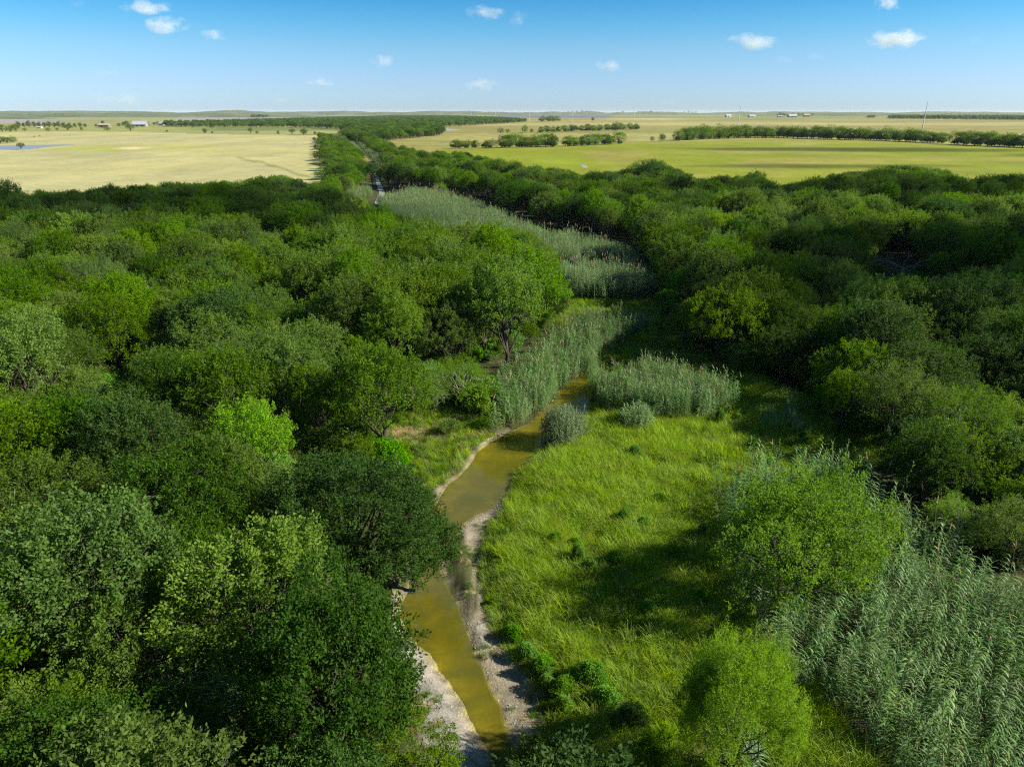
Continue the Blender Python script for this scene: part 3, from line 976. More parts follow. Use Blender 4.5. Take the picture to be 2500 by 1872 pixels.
# younger trees close the gaps in the canopy
fxy = np.array([(a[0], a[1]) for a in fillers])
extra = []
for x, y in rng.uniform((-150, 17), (170, 150), (5200, 2)):
    if abs(x) > 24 + .8 * y:
        continue
    if np.min(np.hypot(fxy[:, 0] - x, fxy[:, 1] - y)) < 4.3 or (extra and min(math.hypot(e_[0] - x, e_[1] - y) for e_ in extra) < 3.6):
        continue
    if (np.hypot(chosen_xy[:, 0] - x, chosen_xy[:, 1] - y) < chosen_r * .8 + 1.2).any():
        continue
    ks, w = kind_weights(x, y)
    key = ks[rng.choice(len(ks), p=w / w.sum())]
    R, H = SIZE[key]
    s = rng.uniform(.55, .8)
    q = P(crown_points(x, y, R * s, H * s))
    if any(inside(q, r_).any() for r_ in ROOM) or inside(q, OPEN_VALLEY).any() or inside(q, HAY_VIEW).any() or inside(q, GREEN_VIEW).any():
        continue
    if inside(np.array([[x, y]]), WATER)[0] or edge_dist(np.array([[x, y]]), WATER)[0] < 2.5 or inside(np.array([[x, y]]), MEADOW)[0]:
        continue
    extra.append((x, y, key, s, rng.uniform(0, 6.28)))
print("wood trees", len(fillers), "young", len(extra))
fillers += extra

def in_view(x, y, R, H):
    q = P(np.array([(x - R, y, H * .6), (x + R, y, H * .6), (x, y, H), (x, y, 0.0)]))
    return (q[:, 0].max() > 0) and (q[:, 0].min() < 2500) and (q[:, 1].max() > 0) and (q[:, 1].min() < 1872)

fl = []
for x, y, key, s, rz in fillers:
    R, H = SIZE[key]
    vis = in_view(x, y, R * s, H * s)
    # how much of it the trees in front leave to be seen is about its size over its distance
    fl.append(((R * s / math.hypot(x, y, CAM_H - H)) if vis else -1, x, y, key, s, rz))
fl.sort(key=lambda a: -a[0])
N_SINGLE = 285

LOOK = {'mid_a': "mid-green rounded tree", 'mid_b': "broad fresh-green tree", 'mid_c': "tall pointed green tree", 'dark_a': "low dense dark green tree", 'dark_b': "tall dark green tree", 'pale_a': "yellow-green tree", 'grey_a': "grey-green soft-leaved tree", 'fine_a': "feathery drooping light green tree"}
NAME = {'mid_a': "rounded_tree", 'mid_b': "broad_tree", 'mid_c': "pointed_tree", 'dark_a': "dark_tree", 'dark_b': "dark_tree", 'pale_a': "pale_tree", 'grey_a': "grey_tree", 'fine_a': "feathery_tree"}
LAND = [((265, 935), "the bare brown clearing with dead branches"), ((500, 1700), "the dim reed patch in the lower wood"), ((115, 1440), "the sunny gap with a bare trunk"), ((600, 1010), "the bright yellow-green tree"),
        ((980, 1020), "the dry bank at the creek's bend"), ((900, 1300), "the tree leaning over the creek"), ((1140, 900), "the reeds on the creek's inner bank"), ((1300, 700), "the narrow reed bed upstream"),
        ((1000, 520), "the long silvery reed bed"), ((2180, 630), "the white dead boughs"), ((1700, 430), "the bare grey tree at the pasture's edge"), ((2050, 1050), "the upper end of the tall reed slope"),
        ((2380, 1250), "the back edge of the tall reed slope"), ((1680, 760), "the dark hollow by the upper reeds"), ((600, 440), "the pale hay field"), ((200, 470), "the pale hay field"), ((2000, 440), "the green pasture"), ((2400, 440), "the green pasture"),
        ((150, 700), "the middle of the sunlit wood"), ((500, 750), "the middle of the sunlit wood"), ((2000, 850), "the middle of the shaded wood"), ((2350, 800), "the middle of the shaded wood")]
LAND_W = np.array([G(*a, 4.0)[:2] for a, _ in LAND])
def side_of(x, y):
    cy = CREEK_LINE[:, 1]
    c = np.interp(y, cy, CREEK_LINE[:, 0])
    return "sunlit wood" if x < c else "shaded wood"

count = {}
def wood_label(x, y, key, s):
    side = side_of(x, y)
    d = np.hypot(LAND_W[:, 0] - x, LAND_W[:, 1] - y)
    sel = [i for i in range(len(LAND)) if not (("sunlit wood" in LAND[i][1] and side != "sunlit wood") or ("shaded wood" in LAND[i][1] and side != "shaded wood"))]
    i = min(sel, key=lambda k: d[k])
    size = "small " if s < .72 else "large " if s > 1.02 else ""
    rel = "beside" if d[i] < 9 else "in front of" if y < LAND_W[i, 1] - 9 else "behind" if y > LAND_W[i, 1] + 9 else "near"
    if "wood" in LAND[i][1]:
        rel = "in"
    return f"{size}{LOOK[key]} {rel} {LAND[i][1]}", f"trees of the {side}"

for a in placed:
    x, y, key, s, rz, lab, wx, hz = a
    plant("leaning_tree" if key == 'leaner' else "plumed_tree" if key == 'plumes' else "spiky_tree" if key == 'spires' else NAME.get(key, "dark_tree" if key in ("overhang", "deep") else "bright_tree"), key, x, y, s, rz, lab, 'tree', sx=wx, sz=hz)

SHORT = {'mid_a': "rounded", 'mid_b': "broad", 'mid_c': "pointed", 'dark_a': "low dark", 'dark_b': "tall dark", 'pale_a': "yellow-green", 'grey_a': "grey-green", 'fine_a': "feathery"}
indiv = fl[:N_SINGLE]
ixy = np.array([(a[1], a[2]) for a in indiv])
labs = [wood_label(a[1], a[2], a[3], a[4]) for a in indiv]
def same(ls):
    d = {}
    for i_, (l_, g_) in enumerate(ls):
        d.setdefault(l_, []).append(i_)
    return [v for v in d.values() if len(v) > 1]
for ids in same(labs):
    for i_ in ids:
        dd = np.hypot(ixy[:, 0] - ixy[i_, 0], ixy[:, 1] - ixy[i_, 1])
        nb = [k for k in np.argsort(dd)[1:5] if SHORT[indiv[k][3]] != SHORT[indiv[i_][3]]]
        if nb and len((labs[i_][0] + f" beside a {SHORT[indiv[nb[0]][3]]} one").split()) <= 15:
            labs[i_] = (labs[i_][0] + f", beside a {SHORT[indiv[nb[0]][3]]} one", labs[i_][1])
for ids in same(labs):
    if len(ids) == 2:
        ids.sort(key=lambda k: indiv[k][4])
        labs[ids[0]] = ("smaller " + labs[ids[0]][0].replace("large ", "").replace("small ", ""), labs[ids[0]][1])
        labs[ids[1]] = ("bigger " + labs[ids[1]][0].replace("large ", "").replace("small ", ""), labs[ids[1]][1])
    else:
        for i_ in ids:
            labs[i_] = (labs[i_][0], labs[ids[0]][1])
for (size_, x, y, key, s, rz), (lab, grp) in zip(indiv, labs):
    plant(NAME[key], key, x, y, s, rz, lab, 'tree', grp, sz=rng.uniform(.92, 1.1))

rest = [a for a in fl[N_SINGLE:] if a[0] > 0 or a[1] > 0 or a[2] < 60]
rp = np.array([(a[1], a[2], 0) for a in rest])
scatter("woodland", rp, [(0, 0, a[5]) for a in rest], [(a[4] * rng.uniform(.88, 1.14), a[4] * rng.uniform(.88, 1.14), a[4] * rng.uniform(.9, 1.12)) for a in rest], [KEYS.index(a[3]) for a in rest], [PROTO[k] for k in KEYS],
        "mass of green treetops deep in the wood, running back to the fields", "woodland")

# ------------------------------------------------------------------ clouds high overhead whose shade lies on the land
def cloud_mesh(seed, rx, ry, rz, n=9):
    import bmesh
    rg = np.random.default_rng(seed)
    bm = bmesh.new()
    bmesh.ops.create_icosphere(bm, subdivisions=5, radius=1.0)
    for v in bm.verts:
        c = v.co
        a = math.atan2(c.y, c.x)
        k = 1 + .16 * math.sin(a * 2 + seed) + .10 * math.sin(a * 5 + seed * 2.1) + .07 * math.sin(a * 9 + seed)
        k2 = 1 + .25 * math.sin(c.x * 5 + seed) * math.cos(c.y * 6 + seed)
        v.co = Vector((c.x * rx * k, c.y * ry * k, c.z * rz * k2 * (1.0 if c.z > 0 else .45)))
    me = bpy.data.meshes.new("cloud")
    bm.to_mesh(me)
    bm.free()
    for p in me.polygons:
        p.use_smooth = True
    return me

def cloud_mat(name, dens):
    m, nt, o = new_mat(name)
    pv = N(nt, "ShaderNodeVolumePrincipled")
    pv.inputs["Color"].default_value = (.95, .97, 1, 1)
    pv.inputs["Density"].default_value = dens
    pv.inputs["Anisotropy"].default_value = .3
    nt.links.new(pv.outputs[0], o.inputs["Volume"])
    return m

def shade_cloud(cx, cy, rx, ry, alt, rz, dens, seed):
    """a cloud that stands where its shade falls on (cx, cy)"""
    k = alt / SUN.z
    me = cloud_mesh(seed, rx, ry, rz)
    me.materials.append(cloud_mat("cloud_vapour", dens))
    o = link("cloud", me, loc=(cx + SUN.x * k, cy + SUN.y * k, alt), kind='structure')
    return o
shade_cloud(104, 118, 76, 52, 900, 16, .075, 1)
shade_cloud(150, 232, 112, 46, 950, 16, .032, 2)
shade_cloud(-112, 200, 92, 50, 950, 16, .036, 3)
shade_cloud(300, 640, 170, 38, 1000, 14, .03, 4)
shade_cloud(190, 440, 110, 17, 1000, 10, .03, 5)
shade_cloud(520, 560, 150, 40, 1000, 12, .03, 7)

# ------------------------------------------------------------------ giant reeds
def cane_parts(rng, h, n, wind=.5, lean=.08, ll=.74, lw=.075, seg=4, off=(0, 0), low=.30):
    """stem segments and leaf ribbons of one cane: leaves in two ranks, arching over"""
    a = rng.uniform(0, 6.28)
    top = np.array((off[0] + math.cos(a) * lean * h * rng.uniform(.3, 1.4), off[1] + math.sin(a) * lean * h * rng.uniform(.3, 1.4), h * .93))
    b0 = np.array((off[0], off[1], -.15))
    mid = (b0 + top) / 2 + np.array((-math.cos(a), -math.sin(a), 0)) * lean * .4
    segs = chain([b0, mid, top], .022, .009)
    t = np.linspace(low, 1, n) + rng.uniform(-.01, .01, n)
    base = np.where(t[:, None] < .5, b0 + (mid - b0) * (t[:, None] * 2), mid + (top - mid) * (t[:, None] * 2 - 1))
    rank = rng.uniform(0, 6.28)
    phi = rank + (np.arange(n) % 2) * math.pi + rng.normal(0, .35, n)
    e0 = np.radians(rng.uniform(42, 64, n)) + np.clip((t - .85) / .15, 0, 1) * .35
    e1 = np.radians(rng.uniform(-75, -35, n)) + np.clip((t - .85) / .15, 0, 1) * .9
    ln = ll * (1.05 - .45 * np.clip((t - .8) / .2, 0, 1)) * rng.uniform(.8, 1.2, n)
    wd = lw * rng.uniform(.8, 1.2, n)
    return segs, base, phi, e0, e1, ln, wd, top

def reed_mesh(seed, count, h, n, radius=0.0, mat='reed', dry=0.0, joined=True, **kw):
    """COUNT canes in one mesh (or stems and leaves apart)"""
    rng = np.random.default_rng(seed)
    segs, B, PH, E0, E1, LN, WD, TI, pl = [], [], [], [], [], [], [], [], []
    seg = kw.pop('seg', 4)
    for i in range(count):
        rr = radius * math.sqrt(rng.uniform())
        aa = rng.uniform(0, 6.28)
        hh = h * rng.uniform(.8, 1.15) * (1 - .25 * (rr / radius if radius else 0) ** 2)
        isdry = rng.uniform() < dry
        sg, b, ph, e0, e1, ln, wd, top = cane_parts(rng, hh * (1.18 if isdry else 1), 4 if isdry else n, off=(rr * math.cos(aa), rr * math.sin(aa)), **kw)
        segs += sg
        if isdry:
            pl.append((top, top + np.array((rng.normal(0, .12), rng.normal(0, .12), .55)), .045, .012))
        B.append(b); PH.append(ph); E0.append(e0); E1.append(e1); LN.append(ln); WD.append(wd)
        TI.append(np.full(len(b), rng.uniform(-.2, .2)))
    v, q, _ = ribbons(np.concatenate(B), np.concatenate(PH), np.concatenate(E0), np.concatenate(E1), np.concatenate(LN), np.concatenate(WD), seg)
    nleaf = len(np.concatenate(B))
    ti = np.clip(np.concatenate(TI) + rng.uniform(.15, .85, nleaf), 0, 1)
    ft = np.repeat(ti, seg)
    sv, sq = tubes(segs, 4)
    if pl:
        pv, pq = tubes(pl, 5)
    if joined:
        vs = [v, sv] + ([pv] if pl else [])
        qs = [q, sq + len(v)] + ([pq + len(v) + len(sv)] if pl else [])
        mi = np.concatenate([np.zeros(len(q)), np.ones(len(sq))] + ([np.full(len(pq), 2)] if pl else []))
        tt = np.concatenate([ft, np.full(len(sq), .5)] + ([np.full(len(pq), .5)] if pl else []))
        return mesh_np("reed", np.concatenate(vs), np.concatenate(qs), mats=[M[mat], M['cane'], M['plume']], face_attr=tt, mat_idx=mi)
    return mesh_np("stems", sv, sq, mats=[M['cane']]), mesh_np("leaves", v, q, mats=[M[mat]], face_attr=ft)

CANES = [reed_mesh(200 + i, 1, h, n) for i, (h, n) in enumerate(((4.3, 24), (3.9, 22), (4.7, 26), (3.4, 20), (4.1, 24), (4.4, 22)))] + [reed_mesh(221, 1, 3.9, 5, dry=1.0, mat='tan_grass')]
TUFTS = [reed_mesh(230 + i, 9, 4.2 - .3 * (i % 2), 22, radius=1.0, dry=.12, seg=3, lean=.12) for i in range(4)]
FARTUFTS = [reed_mesh(250 + i, 12, 4.0, 18, radius=1.5, mat='reed_far', dry=.03, seg=3, lw=.075, ll=.7) for i in range(3)]

def fill(poly, step, seed, jit=.45):
    rg = np.random.default_rng(seed)
    lo = poly.min(0)
    hi = poly.max(0)
    gx, gy = np.meshgrid(np.arange(lo[0], hi[0], step), np.arange(lo[1], hi[1], step))
    p = np.stack((gx.ravel(), gy.ravel()), 1) + rg.uniform(-jit, jit, (gx.size, 2)) * step
    return p[inside(p, poly)]

def GP(pts):
    return np.array([G(a, b, z)[:2] for a, b, z in pts])

def scat_attrs(p, seed, n, smin, smax, tilt=.06, zs=(.9, 1.12)):
    rg = np.random.default_rng(seed)
    s = rg.uniform(smin, smax, len(p))
    scl = np.stack((s, s, s * rg.uniform(zs[0], zs[1], len(p))), 1)
    rot = np.stack((rg.normal(0, tilt, len(p)), rg.normal(0, tilt, len(p)), rg.uniform(0, 6.28, len(p))), 1)
    z = ground_z(p[:, 0], p[:, 1])
    return np.column_stack((p, z)), rot, scl, rg.integers(0, n, len(p))

spire_xy = G(1930, 1455)[:2]
plume_xy = G(1775, 1905)[:2]
SLOPE = GP([(1765, 1150, 3.5), (1850, 1095, 3.5), (2000, 1085, 3.5), (2090, 1095, 3.5), (2200, 1200, 3.5), (2345, 1315, 3.5), (2540, 1395, 3.5), (2900, 1480, 3.5),
            (2700, 2050, 0), (2220, 2050, 0), (2130, 1840, 0), (1990, 1740, 0), (1840, 1660, 0), (1850, 1560, 0), (1800, 1470, 0), (1765, 1350, 0)])
p = fill(SLOPE, .80, 301)
p = p[(np.hypot(*(p - spire_xy).T) > 2.6) & (np.hypot(*(p - plume_xy).T) > 3.6)]
pos, rot, scl, idx = scat_attrs(p, 302, len(CANES), .78, 1.12, tilt=.10)
q = P(np.column_stack((p, np.full(len(p), 3.5))))
vis = (q[:, 0] > 0) & (q[:, 0] < 2500) & (q[:, 1] < 1872) & (np.hypot(*(p - spire_xy).T) > 4.4)
rg = np.random.default_rng(305)
idx = np.where((idx == 6) & (rg.uniform(size=len(p)) < .65), rg.integers(0, 6, len(p)), idx)
order = np.argsort(np.hypot(p[:, 0], p[:, 1]) + np.where(vis, 0, 1e4))
single, mass = order[:280], order[280:]
FALLEN = G(2160, 1790)[:2]
front = edge_dist(p, SLOPE)
def cane_label(k):
    x, y = p[k]
    where = "on the tall reed slope"
    if front[k] < 1.0 and y < 40:
        where = "at the open foot of the reed slope"
    elif math.hypot(x - plume_xy[0], y - plume_xy[1]) < 8:
        where = "beside the feathery lime-green tree"
    elif math.hypot(x - FALLEN[0], y - FALLEN[1]) < 4:
        where = "above the tangle of dry fallen canes"
    elif math.hypot(x - spire_xy[0], y - spire_xy[1]) < 7:
        where = "close below the lone spiky tree"
    if idx[k] == 6:
        return f"dry brown plumed cane {where}"
    look = ("bent " if np.abs(rot[k][:2]).max() > .16 else "upright ") + ("short " if scl[k][2] < .88 else "tall " if scl[k][2] > 1.05 else "")
    return f"{look}silver-green reed cane {where}"
for k in single:
    o = link("reed_cane", CANES[idx[k]], loc=pos[k], label=cane_label(k), cat="reed", group="giant reed canes on the near slope")
    o.rotation_euler = rot[k]
    o.scale = scl[k]
scatter("reed_bed", pos[mass], rot[mass], scl[mass], idx[mass], [[m] for m in CANES], "tall silver-green reeds filling the slope behind the lone spiky tree", "reed bed")
# filling foliage low down between the canes
p2 = fill(SLOPE, 1.7, 303)
p2 = p2[(np.hypot(*(p2 - spire_xy).T) > 3.0) & (np.hypot(*(p2 - plume_xy).T) > 4.2)]
pos, rot, scl, idx = scat_attrs(p2, 304, 4, .62, .85)
scatter("reed_bed", pos, rot, scl, idx, [[m] for m in TUFTS], "lower tangled reeds under the canes of the near slope", "reed bed")

BEDS = [
    ("broad pale-topped reed bed at the head of the meadow", .95, TUFTS, (.74, .95), [(1440, 880, 3.4), (1600, 862, 3.4), (1700, 882, 3.4), (1788, 925, 3.4), (1795, 1012, 0), (1700, 1030, 0), (1600, 1032, 0), (1510, 1015, 0), (1462, 985, 0), (1450, 930, 0), (1436, 900, 0)]),
    ("reeds crowding the creek's inner bank above the bend", 1.0, TUFTS, (.78, 1.0), [(1212, 1052, 0), (1290, 1032, 0), (1345, 975, 0), (1392, 928, 0), (1440, 895, 0), (1500, 850, 0), (1590, 790, 0), (1560, 752, 3.5), (1430, 748, 3.5), (1350, 800, 3.5), (1226, 882, 3.5)]),
    ("domed pale reed bed upstream in the narrow valley", 1.15, FARTUFTS, (.95, 1.2), [(1345, 645, 3.5), (1420, 634, 3.5), (1540, 637, 3.5), (1592, 668, 3.5), (1580, 728, 0), (1500, 738, 0), (1400, 728, 0), (1350, 690, 0)]),
    ("darker reed bed behind the domed one, under the shaded wood", 1.25, FARTUFTS, (.9, 1.15), [(1330, 567, 3.5), (1400, 560, 3.5), (1500, 592, 3.5), (1572, 617, 3.5), (1580, 655, 0), (1450, 655, 0), (1340, 655, 0)]),
    ("long silvery reed bed curving away along the creek", 1.5, FARTUFTS, (.95, 1.2), [(955, 472, 3.5), (1010, 456, 3.5), (1100, 470, 3.5), (1190, 500, 3.5), (1250, 530, 3.5), (1335, 562, 3.5), (1335, 625, 0), (1200, 615, 0), (1050, 595, 0), (960, 565, 0), (930, 500, 0)]),
    ("small pale reed bed beside the far bright water", 1.8, FARTUFTS, (.7, .9), [(828, 452, 3), (860, 446, 3), (902, 448, 3), (908, 478, 0), (880, 490, 0), (840, 480, 0)]),
    ("strip of pale reeds along the far bright creek", 2.2, FARTUFTS, (.7, 1.0), [(940, 450, 0), (962, 440, 0), (932, 390, 0), (900, 362, 0), (868, 345, 0), (820, 330, 0), (800, 333, 0), (850, 355, 0), (880, 372, 0), (915, 405, 0)]),
    ("dim dark reeds in a hollow of the lower wood", 1.05, TUFTS, (.7, .9), [(300, 1850, 0), (600, 1850, 0), (600, 1620, 2.3), (300, 1630, 2.3)]),
    ("faint reeds at the meadow's far corner under the shaded trees", 1.4, TUFTS, (.5, .7), [(1860, 1060, 0), (1960, 1080, 0), (1935, 1000, 1), (1850, 1010, 1)]),
]
for i, (lab, step, protos, (s0, s1), pts) in enumerate(BEDS):
    p = fill(GP(pts), step, 320 + i)
    wet = np.where(inside(p, WATER), -edge_dist(p, WATER), edge_dist(p, WATER))
    p = p[wet > (-1.5 if i < 2 else .3)]
    p = p[~inside(p, FAR_WATER)]
    pos, rot, scl, idx = scat_attrs(p, 340 + i, len(protos), s0, s1, tilt=.05)
    scatter("reed_bed", pos, rot, scl, idx, [[m] for m in protos], lab, "reed bed")

def reed_clump(px, py, n, h, r, lab, seed):
    st, lv = reed_mesh(seed, n, h, 22, radius=r, joined=False, lean=.16, mat='reed_far')
    g = G(px, py)
    o = bpy.data.objects.new("reed_clump", None)
    COL.objects.link(o)
    o.location = (g[0], g[1], float(ground_z(np.array([g[0]]), np.array([g[1]]))[0]))
    tag(o, lab, "reed clump")
    st.name = "stems"
    link("stems", st, o, kind='stuff')
    link("leaves", lv, o, kind='stuff')
reed_clump(1372, 1072, 110, 4.0, 2.1, "rounded pale reed clump standing alone by the creek's bend", 401)
reed_clump(1553, 1045, 55, 2.6, 1.5, "small reed clump standing alone in the meadow before the broad reed bed", 402)
reed_clump(1800, 1885, 16, 3.0, .9, "little reed clump beside the feathery lime-green tree", 403)
reed_clump(862, 1120, 5, 3.2, .5, "few tall pale reeds poking out of the trees on the bend", 404)

# ------------------------------------------------------------------ grass and weeds
def tuft_mesh(seed, n, h, r, mat, w=.035, e0=(66, 92), e1=(-25, 55), seg=3):
    rg = np.random.default_rng(seed)
    a = rg.uniform(0, 6.28, n)
    rr = r * np.sqrt(rg.uniform(0, 1, n))
    base = np.stack((rr * np.cos(a), rr * np.sin(a), np.full(n, -.05)), 1)
    v, q, _ = ribbons(base, rg.uniform(0, 6.28, n), np.radians(rg.uniform(*e0, n)), np.radians(rg.uniform(*e1, n)), h * rg.uniform(.55, 1.15, n), w * rg.uniform(.7, 1.3, n), seg)
    return mesh_np("tuft", v, q, mats=[M[mat]], face_attr=np.repeat(np.clip(rg.normal(.5, .25, n), 0, 1), seg))
M['green_grass'] = leaf_mat("grass_green", (.085, .185, .010), (.150, .270, .018), trans=.46, vary=.25, hue=.025, tgain=1.3)
GR = [[tuft_mesh(500 + i, 64, 1.08 + .14 * i, .46, 'grass', w=.032, e1=(-35, 48))] for i in range(4)]
GG_ = [[tuft_mesh(510 + i, 70, .95, .46, 'green_grass', w=.03, e1=(-40, 45))] for i in range(2)]
GT = [[tuft_mesh(520 + i, 40, .75, .35, 'tan_grass', w=.03)] for i in range(2)]

p = fill(MEADOW, .36, 600)
wd = edge_dist(p, WATER)
p = p[(wd > np.where(p[:, 1] > 51, .35, 1.7)) & ~inside(p, WATER) & (np.hypot(*(p - plume_xy).T) > 2.5)]
nz = fnoise(p[:, 0] * .35, p[:, 1] * .35, 33)
pos, rot, scl, idx = scat_attrs(p, 601, 4, .65, 1.08, tilt=.10, zs=(.8, 1.15))
scl *= (.50 + .95 * nz)[:, None]
scl *= (.62 + .38 * sstep(.2, 2.0, edge_dist(p, GG(grass_left_px, -.1), closed=False)))[:, None]
rg = np.random.default_rng(602)
edge = edge_dist(p, GG(grass_left_px, -.1), closed=False)
lower = sstep(42, 34, p[:, 1]) * .55 + sstep(2.0, .3, edge) * .25
nz2 = fnoise(p[:, 0] * .16 + 3, p[:, 1] * .16, 57)
idx = np.where(rg.uniform(size=len(p)) < .05 + lower * .5 + .30 * (nz < .40) + .35 * sstep(.56, .68, nz2), 4 + rg.integers(0, 2, len(p)), idx)
idx = np.where(rg.uniform(size=len(p)) < .035 + .10 * sstep(.60, .72, nz), 6 + rg.integers(0, 2, len(p)), idx)
scatter("meadow_grass", pos, rot, scl, idx, GR + GG_ + GT, "tall yellow-green grass filling the meadow inside the creek's bend", "grass")

# grass on the inner bank and up the narrow valley
BANK = GG([(925, 1180), (1000, 1195), (1080, 1190), (1135, 1148), (1165, 1098), (1214, 1066), (1200, 1020), (1080, 1000), (960, 1010), (915, 1060)])
p = fill(BANK, .5, 610)
p = p[(edge_dist(p, WATER) > .5) & ~inside(p, WATER)]
pos, rot, scl, idx = scat_attrs(p, 611, 2, .5, .95, tilt=.12)
rg = np.random.default_rng(612)
k = rg.uniform(size=len(p))
tp_ = G(975, 1060)[:2]
dry = np.exp(-((p[:, 0] - tp_[0]) / 4.5) ** 2 - ((p[:, 1] - tp_[1]) / 2.5) ** 2)
idx = np.where(k < .16 + .6 * dry, 4 + idx, np.where(k < .6, idx, 2 + idx))
scl[:, 2] *= .85
scatter("bank_grass", pos, rot, scl, idx, GR[:2] + GG_ + GT, "mixed green and dry grass on the creek's inner bank", "grass")

VALLEY = GP([(1340, 760, 0), (1360, 700, 0), (1340, 650, 0), (1600, 650, 0), (1650, 720, 0), (1630, 800, 0), (1800, 905, 0), (2160, 1050, 0), (2200, 1150, 0), (2020, 1110, 0), (1850, 1060, 0), (1790, 1020, 0), (1450, 960, 0), (1400, 850, 0)])
p = fill(VALLEY, .7, 620)
p = p[(edge_dist(p, WATER) > .4) & ~inside(p, WATER)]
pos, rot, scl, idx = scat_attrs(p, 621, 4, .7, 1.1, tilt=.12)
scl[:, :2] *= 1.5
scatter("valley_grass", pos, rot, scl, idx, GR[:2] + GG_, "green grass between the reed beds up the valley", "grass")
FARG = GP([(740, 500, 0), (800, 440, 0), (860, 470, 0), (930, 520, 0), (900, 560, 0), (800, 560, 0)])
p = fill(FARG, 1.3, 625)
p = p[~inside(p, FAR_WATER)]
pos, rot, scl, idx = scat_attrs(p, 626, 4, .8, 1.1)
scl[:, :2] *= 2.6
scatter("valley_grass", pos, rot, scl, idx, GR[:2] + GG_, "light green grass beside the far bright water", "grass")

PROTO['weed_a'] = make_tree(44, R=1.1, H=2.2, base=.05, nl=18, lr=.34, shoots=300, lps=18, mat='weed', leaf=(.20, .10), zmin=-.1, trunk_r=.03, shoot_len=.45, up=1.2, spire=.9, rag=.45, fill=.8)
p = fill(MEADOW, 1.2, 660)
k = fnoise(p[:, 0] * .22 + 7, p[:, 1] * .22, 71)
p = p[((k > .66) & (np.random.default_rng(664).uniform(size=len(p)) < .35) | (edge_dist(p, GG(grass_left_px, -.1), closed=False) < 1.0) & (p[:, 1] < 42)) & (edge_dist(p, WATER) > 2.2) & (np.hypot(*(p - plume_xy).T) > 3.5) & ~inside(p, WATER)]
pos, rot, scl, idx = scat_attrs(p, 661, 1, .20, .42, zs=(1.0, 1.6))
scatter("meadow_weeds", pos, rot, scl, idx, [PROTO['weed_a']], "leafy darker green weeds dotted through the meadow grass", "weeds")
# thin tufts and dead stalks on the gravel
rg = np.random.default_rng(662)
p = rg.uniform((-9, 25), (6, 54), (5200, 2))
sdp = edge_dist(p, WATER)
p = p[~inside(p, WATER) & (sdp > .25) & (sdp < 3.4)]
p = p[(fnoise(p[:, 0] * .7, p[:, 1] * .7, 73) * 1.15 + .16 * np.clip(edge_dist(p, WATER) - .8, 0, 2)) > .80]
pos, rot, scl, idx = scat_attrs(p, 663, 4, .18, .50, tilt=.2)
scatter("gravel_tufts", pos, rot, scl, idx, GG_ + GT, "scattered grass tufts and dead stalks on the creek's gravel", "grass")
# leafy weeds along the meadow's foot and bushes on the inner bank: each a plant of its own
def bush(px, py, key, s, lab, group=None, sz=1.0):
    g = G(px, py)
    plant("bush" if key == 'bush_a' else "weed", key, g[0], g[1], s, (px * 7 + py * 3) % 6.28, lab, "bush" if key == 'bush_a' else "weed", group, sz=sz)
for px, py, s in ((1250, 1548, .34), (1290, 1600, .36), (1330, 1648, .30), (1375, 1690, .38)):
    bush(px, py, 'weed_a', s * 1.15, "leafy bright green weed where the meadow meets the pale gravel", "weeds edging the gravel")
for px, py, s in ((1440, 1670, .5), (1480, 1725, .42), (1535, 1775, .46)):
    bush(px, py, 'weed_a', s * 1.15, "leafy bright green weed at the meadow's shaded foot", "weeds at the meadow's foot")
for px, py, s, lab in ((985, 1130, .62, "round green bush on the middle of the grassy inner bank"), (1100, 1060, .5, "dark green bush under the drooping trees on the inner bank"), (940, 1175, .7, "low green bush at the edge of the leaning tree"), (1030, 1180, .35, "small bush at the lip of the inner bank"),
                      (1020, 1120, .45, "low bush beside the round one on the inner bank"), (1180, 1045, .4, "small bush beside the reeds on the inner bank")):
    bush(px, py, 'bush_a', s, lab)
for px, py, s, lab in ((1350, 1900, .8, "shaded green bush at the bottom edge beside the gravel"), (1435, 1900, .5, "shaded bush at the bottom edge under the meadow's foot"), (1320, 1945, .8, "shaded low bush overhanging the water at the bottom edge"), (1600, 1860, .45, "dark bush against the foot of the feathery tree")):
    bush(px, py, 'bush_a', s, lab, sz=1.25)

# undergrowth on the wood's floor
wx = np.array([(a[1], a[2]) for a in fl])
lo_, hi_ = np.array((-130., 20.)), np.array((150., 190.))
p = np.random.default_rng(630).uniform(lo_, hi_, (8200, 2))
p = p[np.abs(p[:, 0]) < 26 + p[:, 1] * .8]
q = P(np.column_stack((p, np.zeros(len(p)))))
p = p[~inside(q, OPEN_VALLEY)]
p = p[(edge_dist(p, WATER) > 3.2) & ~inside(p, WATER) & ~inside(p, SLOPE) & ~inside(p, MEADOW)]
q = P(np.column_stack((p, np.full(len(p), .5))))
p = p[~np.any([inside(q, r_) for r_ in ROOM], axis=0)]
pos, rot, scl, idx = scat_attrs(p, 631, 2, .5, 1.1)
scatter("undergrowth", pos, rot, scl, idx, [PROTO['bush_a'][1:], PROTO['bush_b'][1:]], "low green undergrowth on the floor of the wood", "undergrowth")

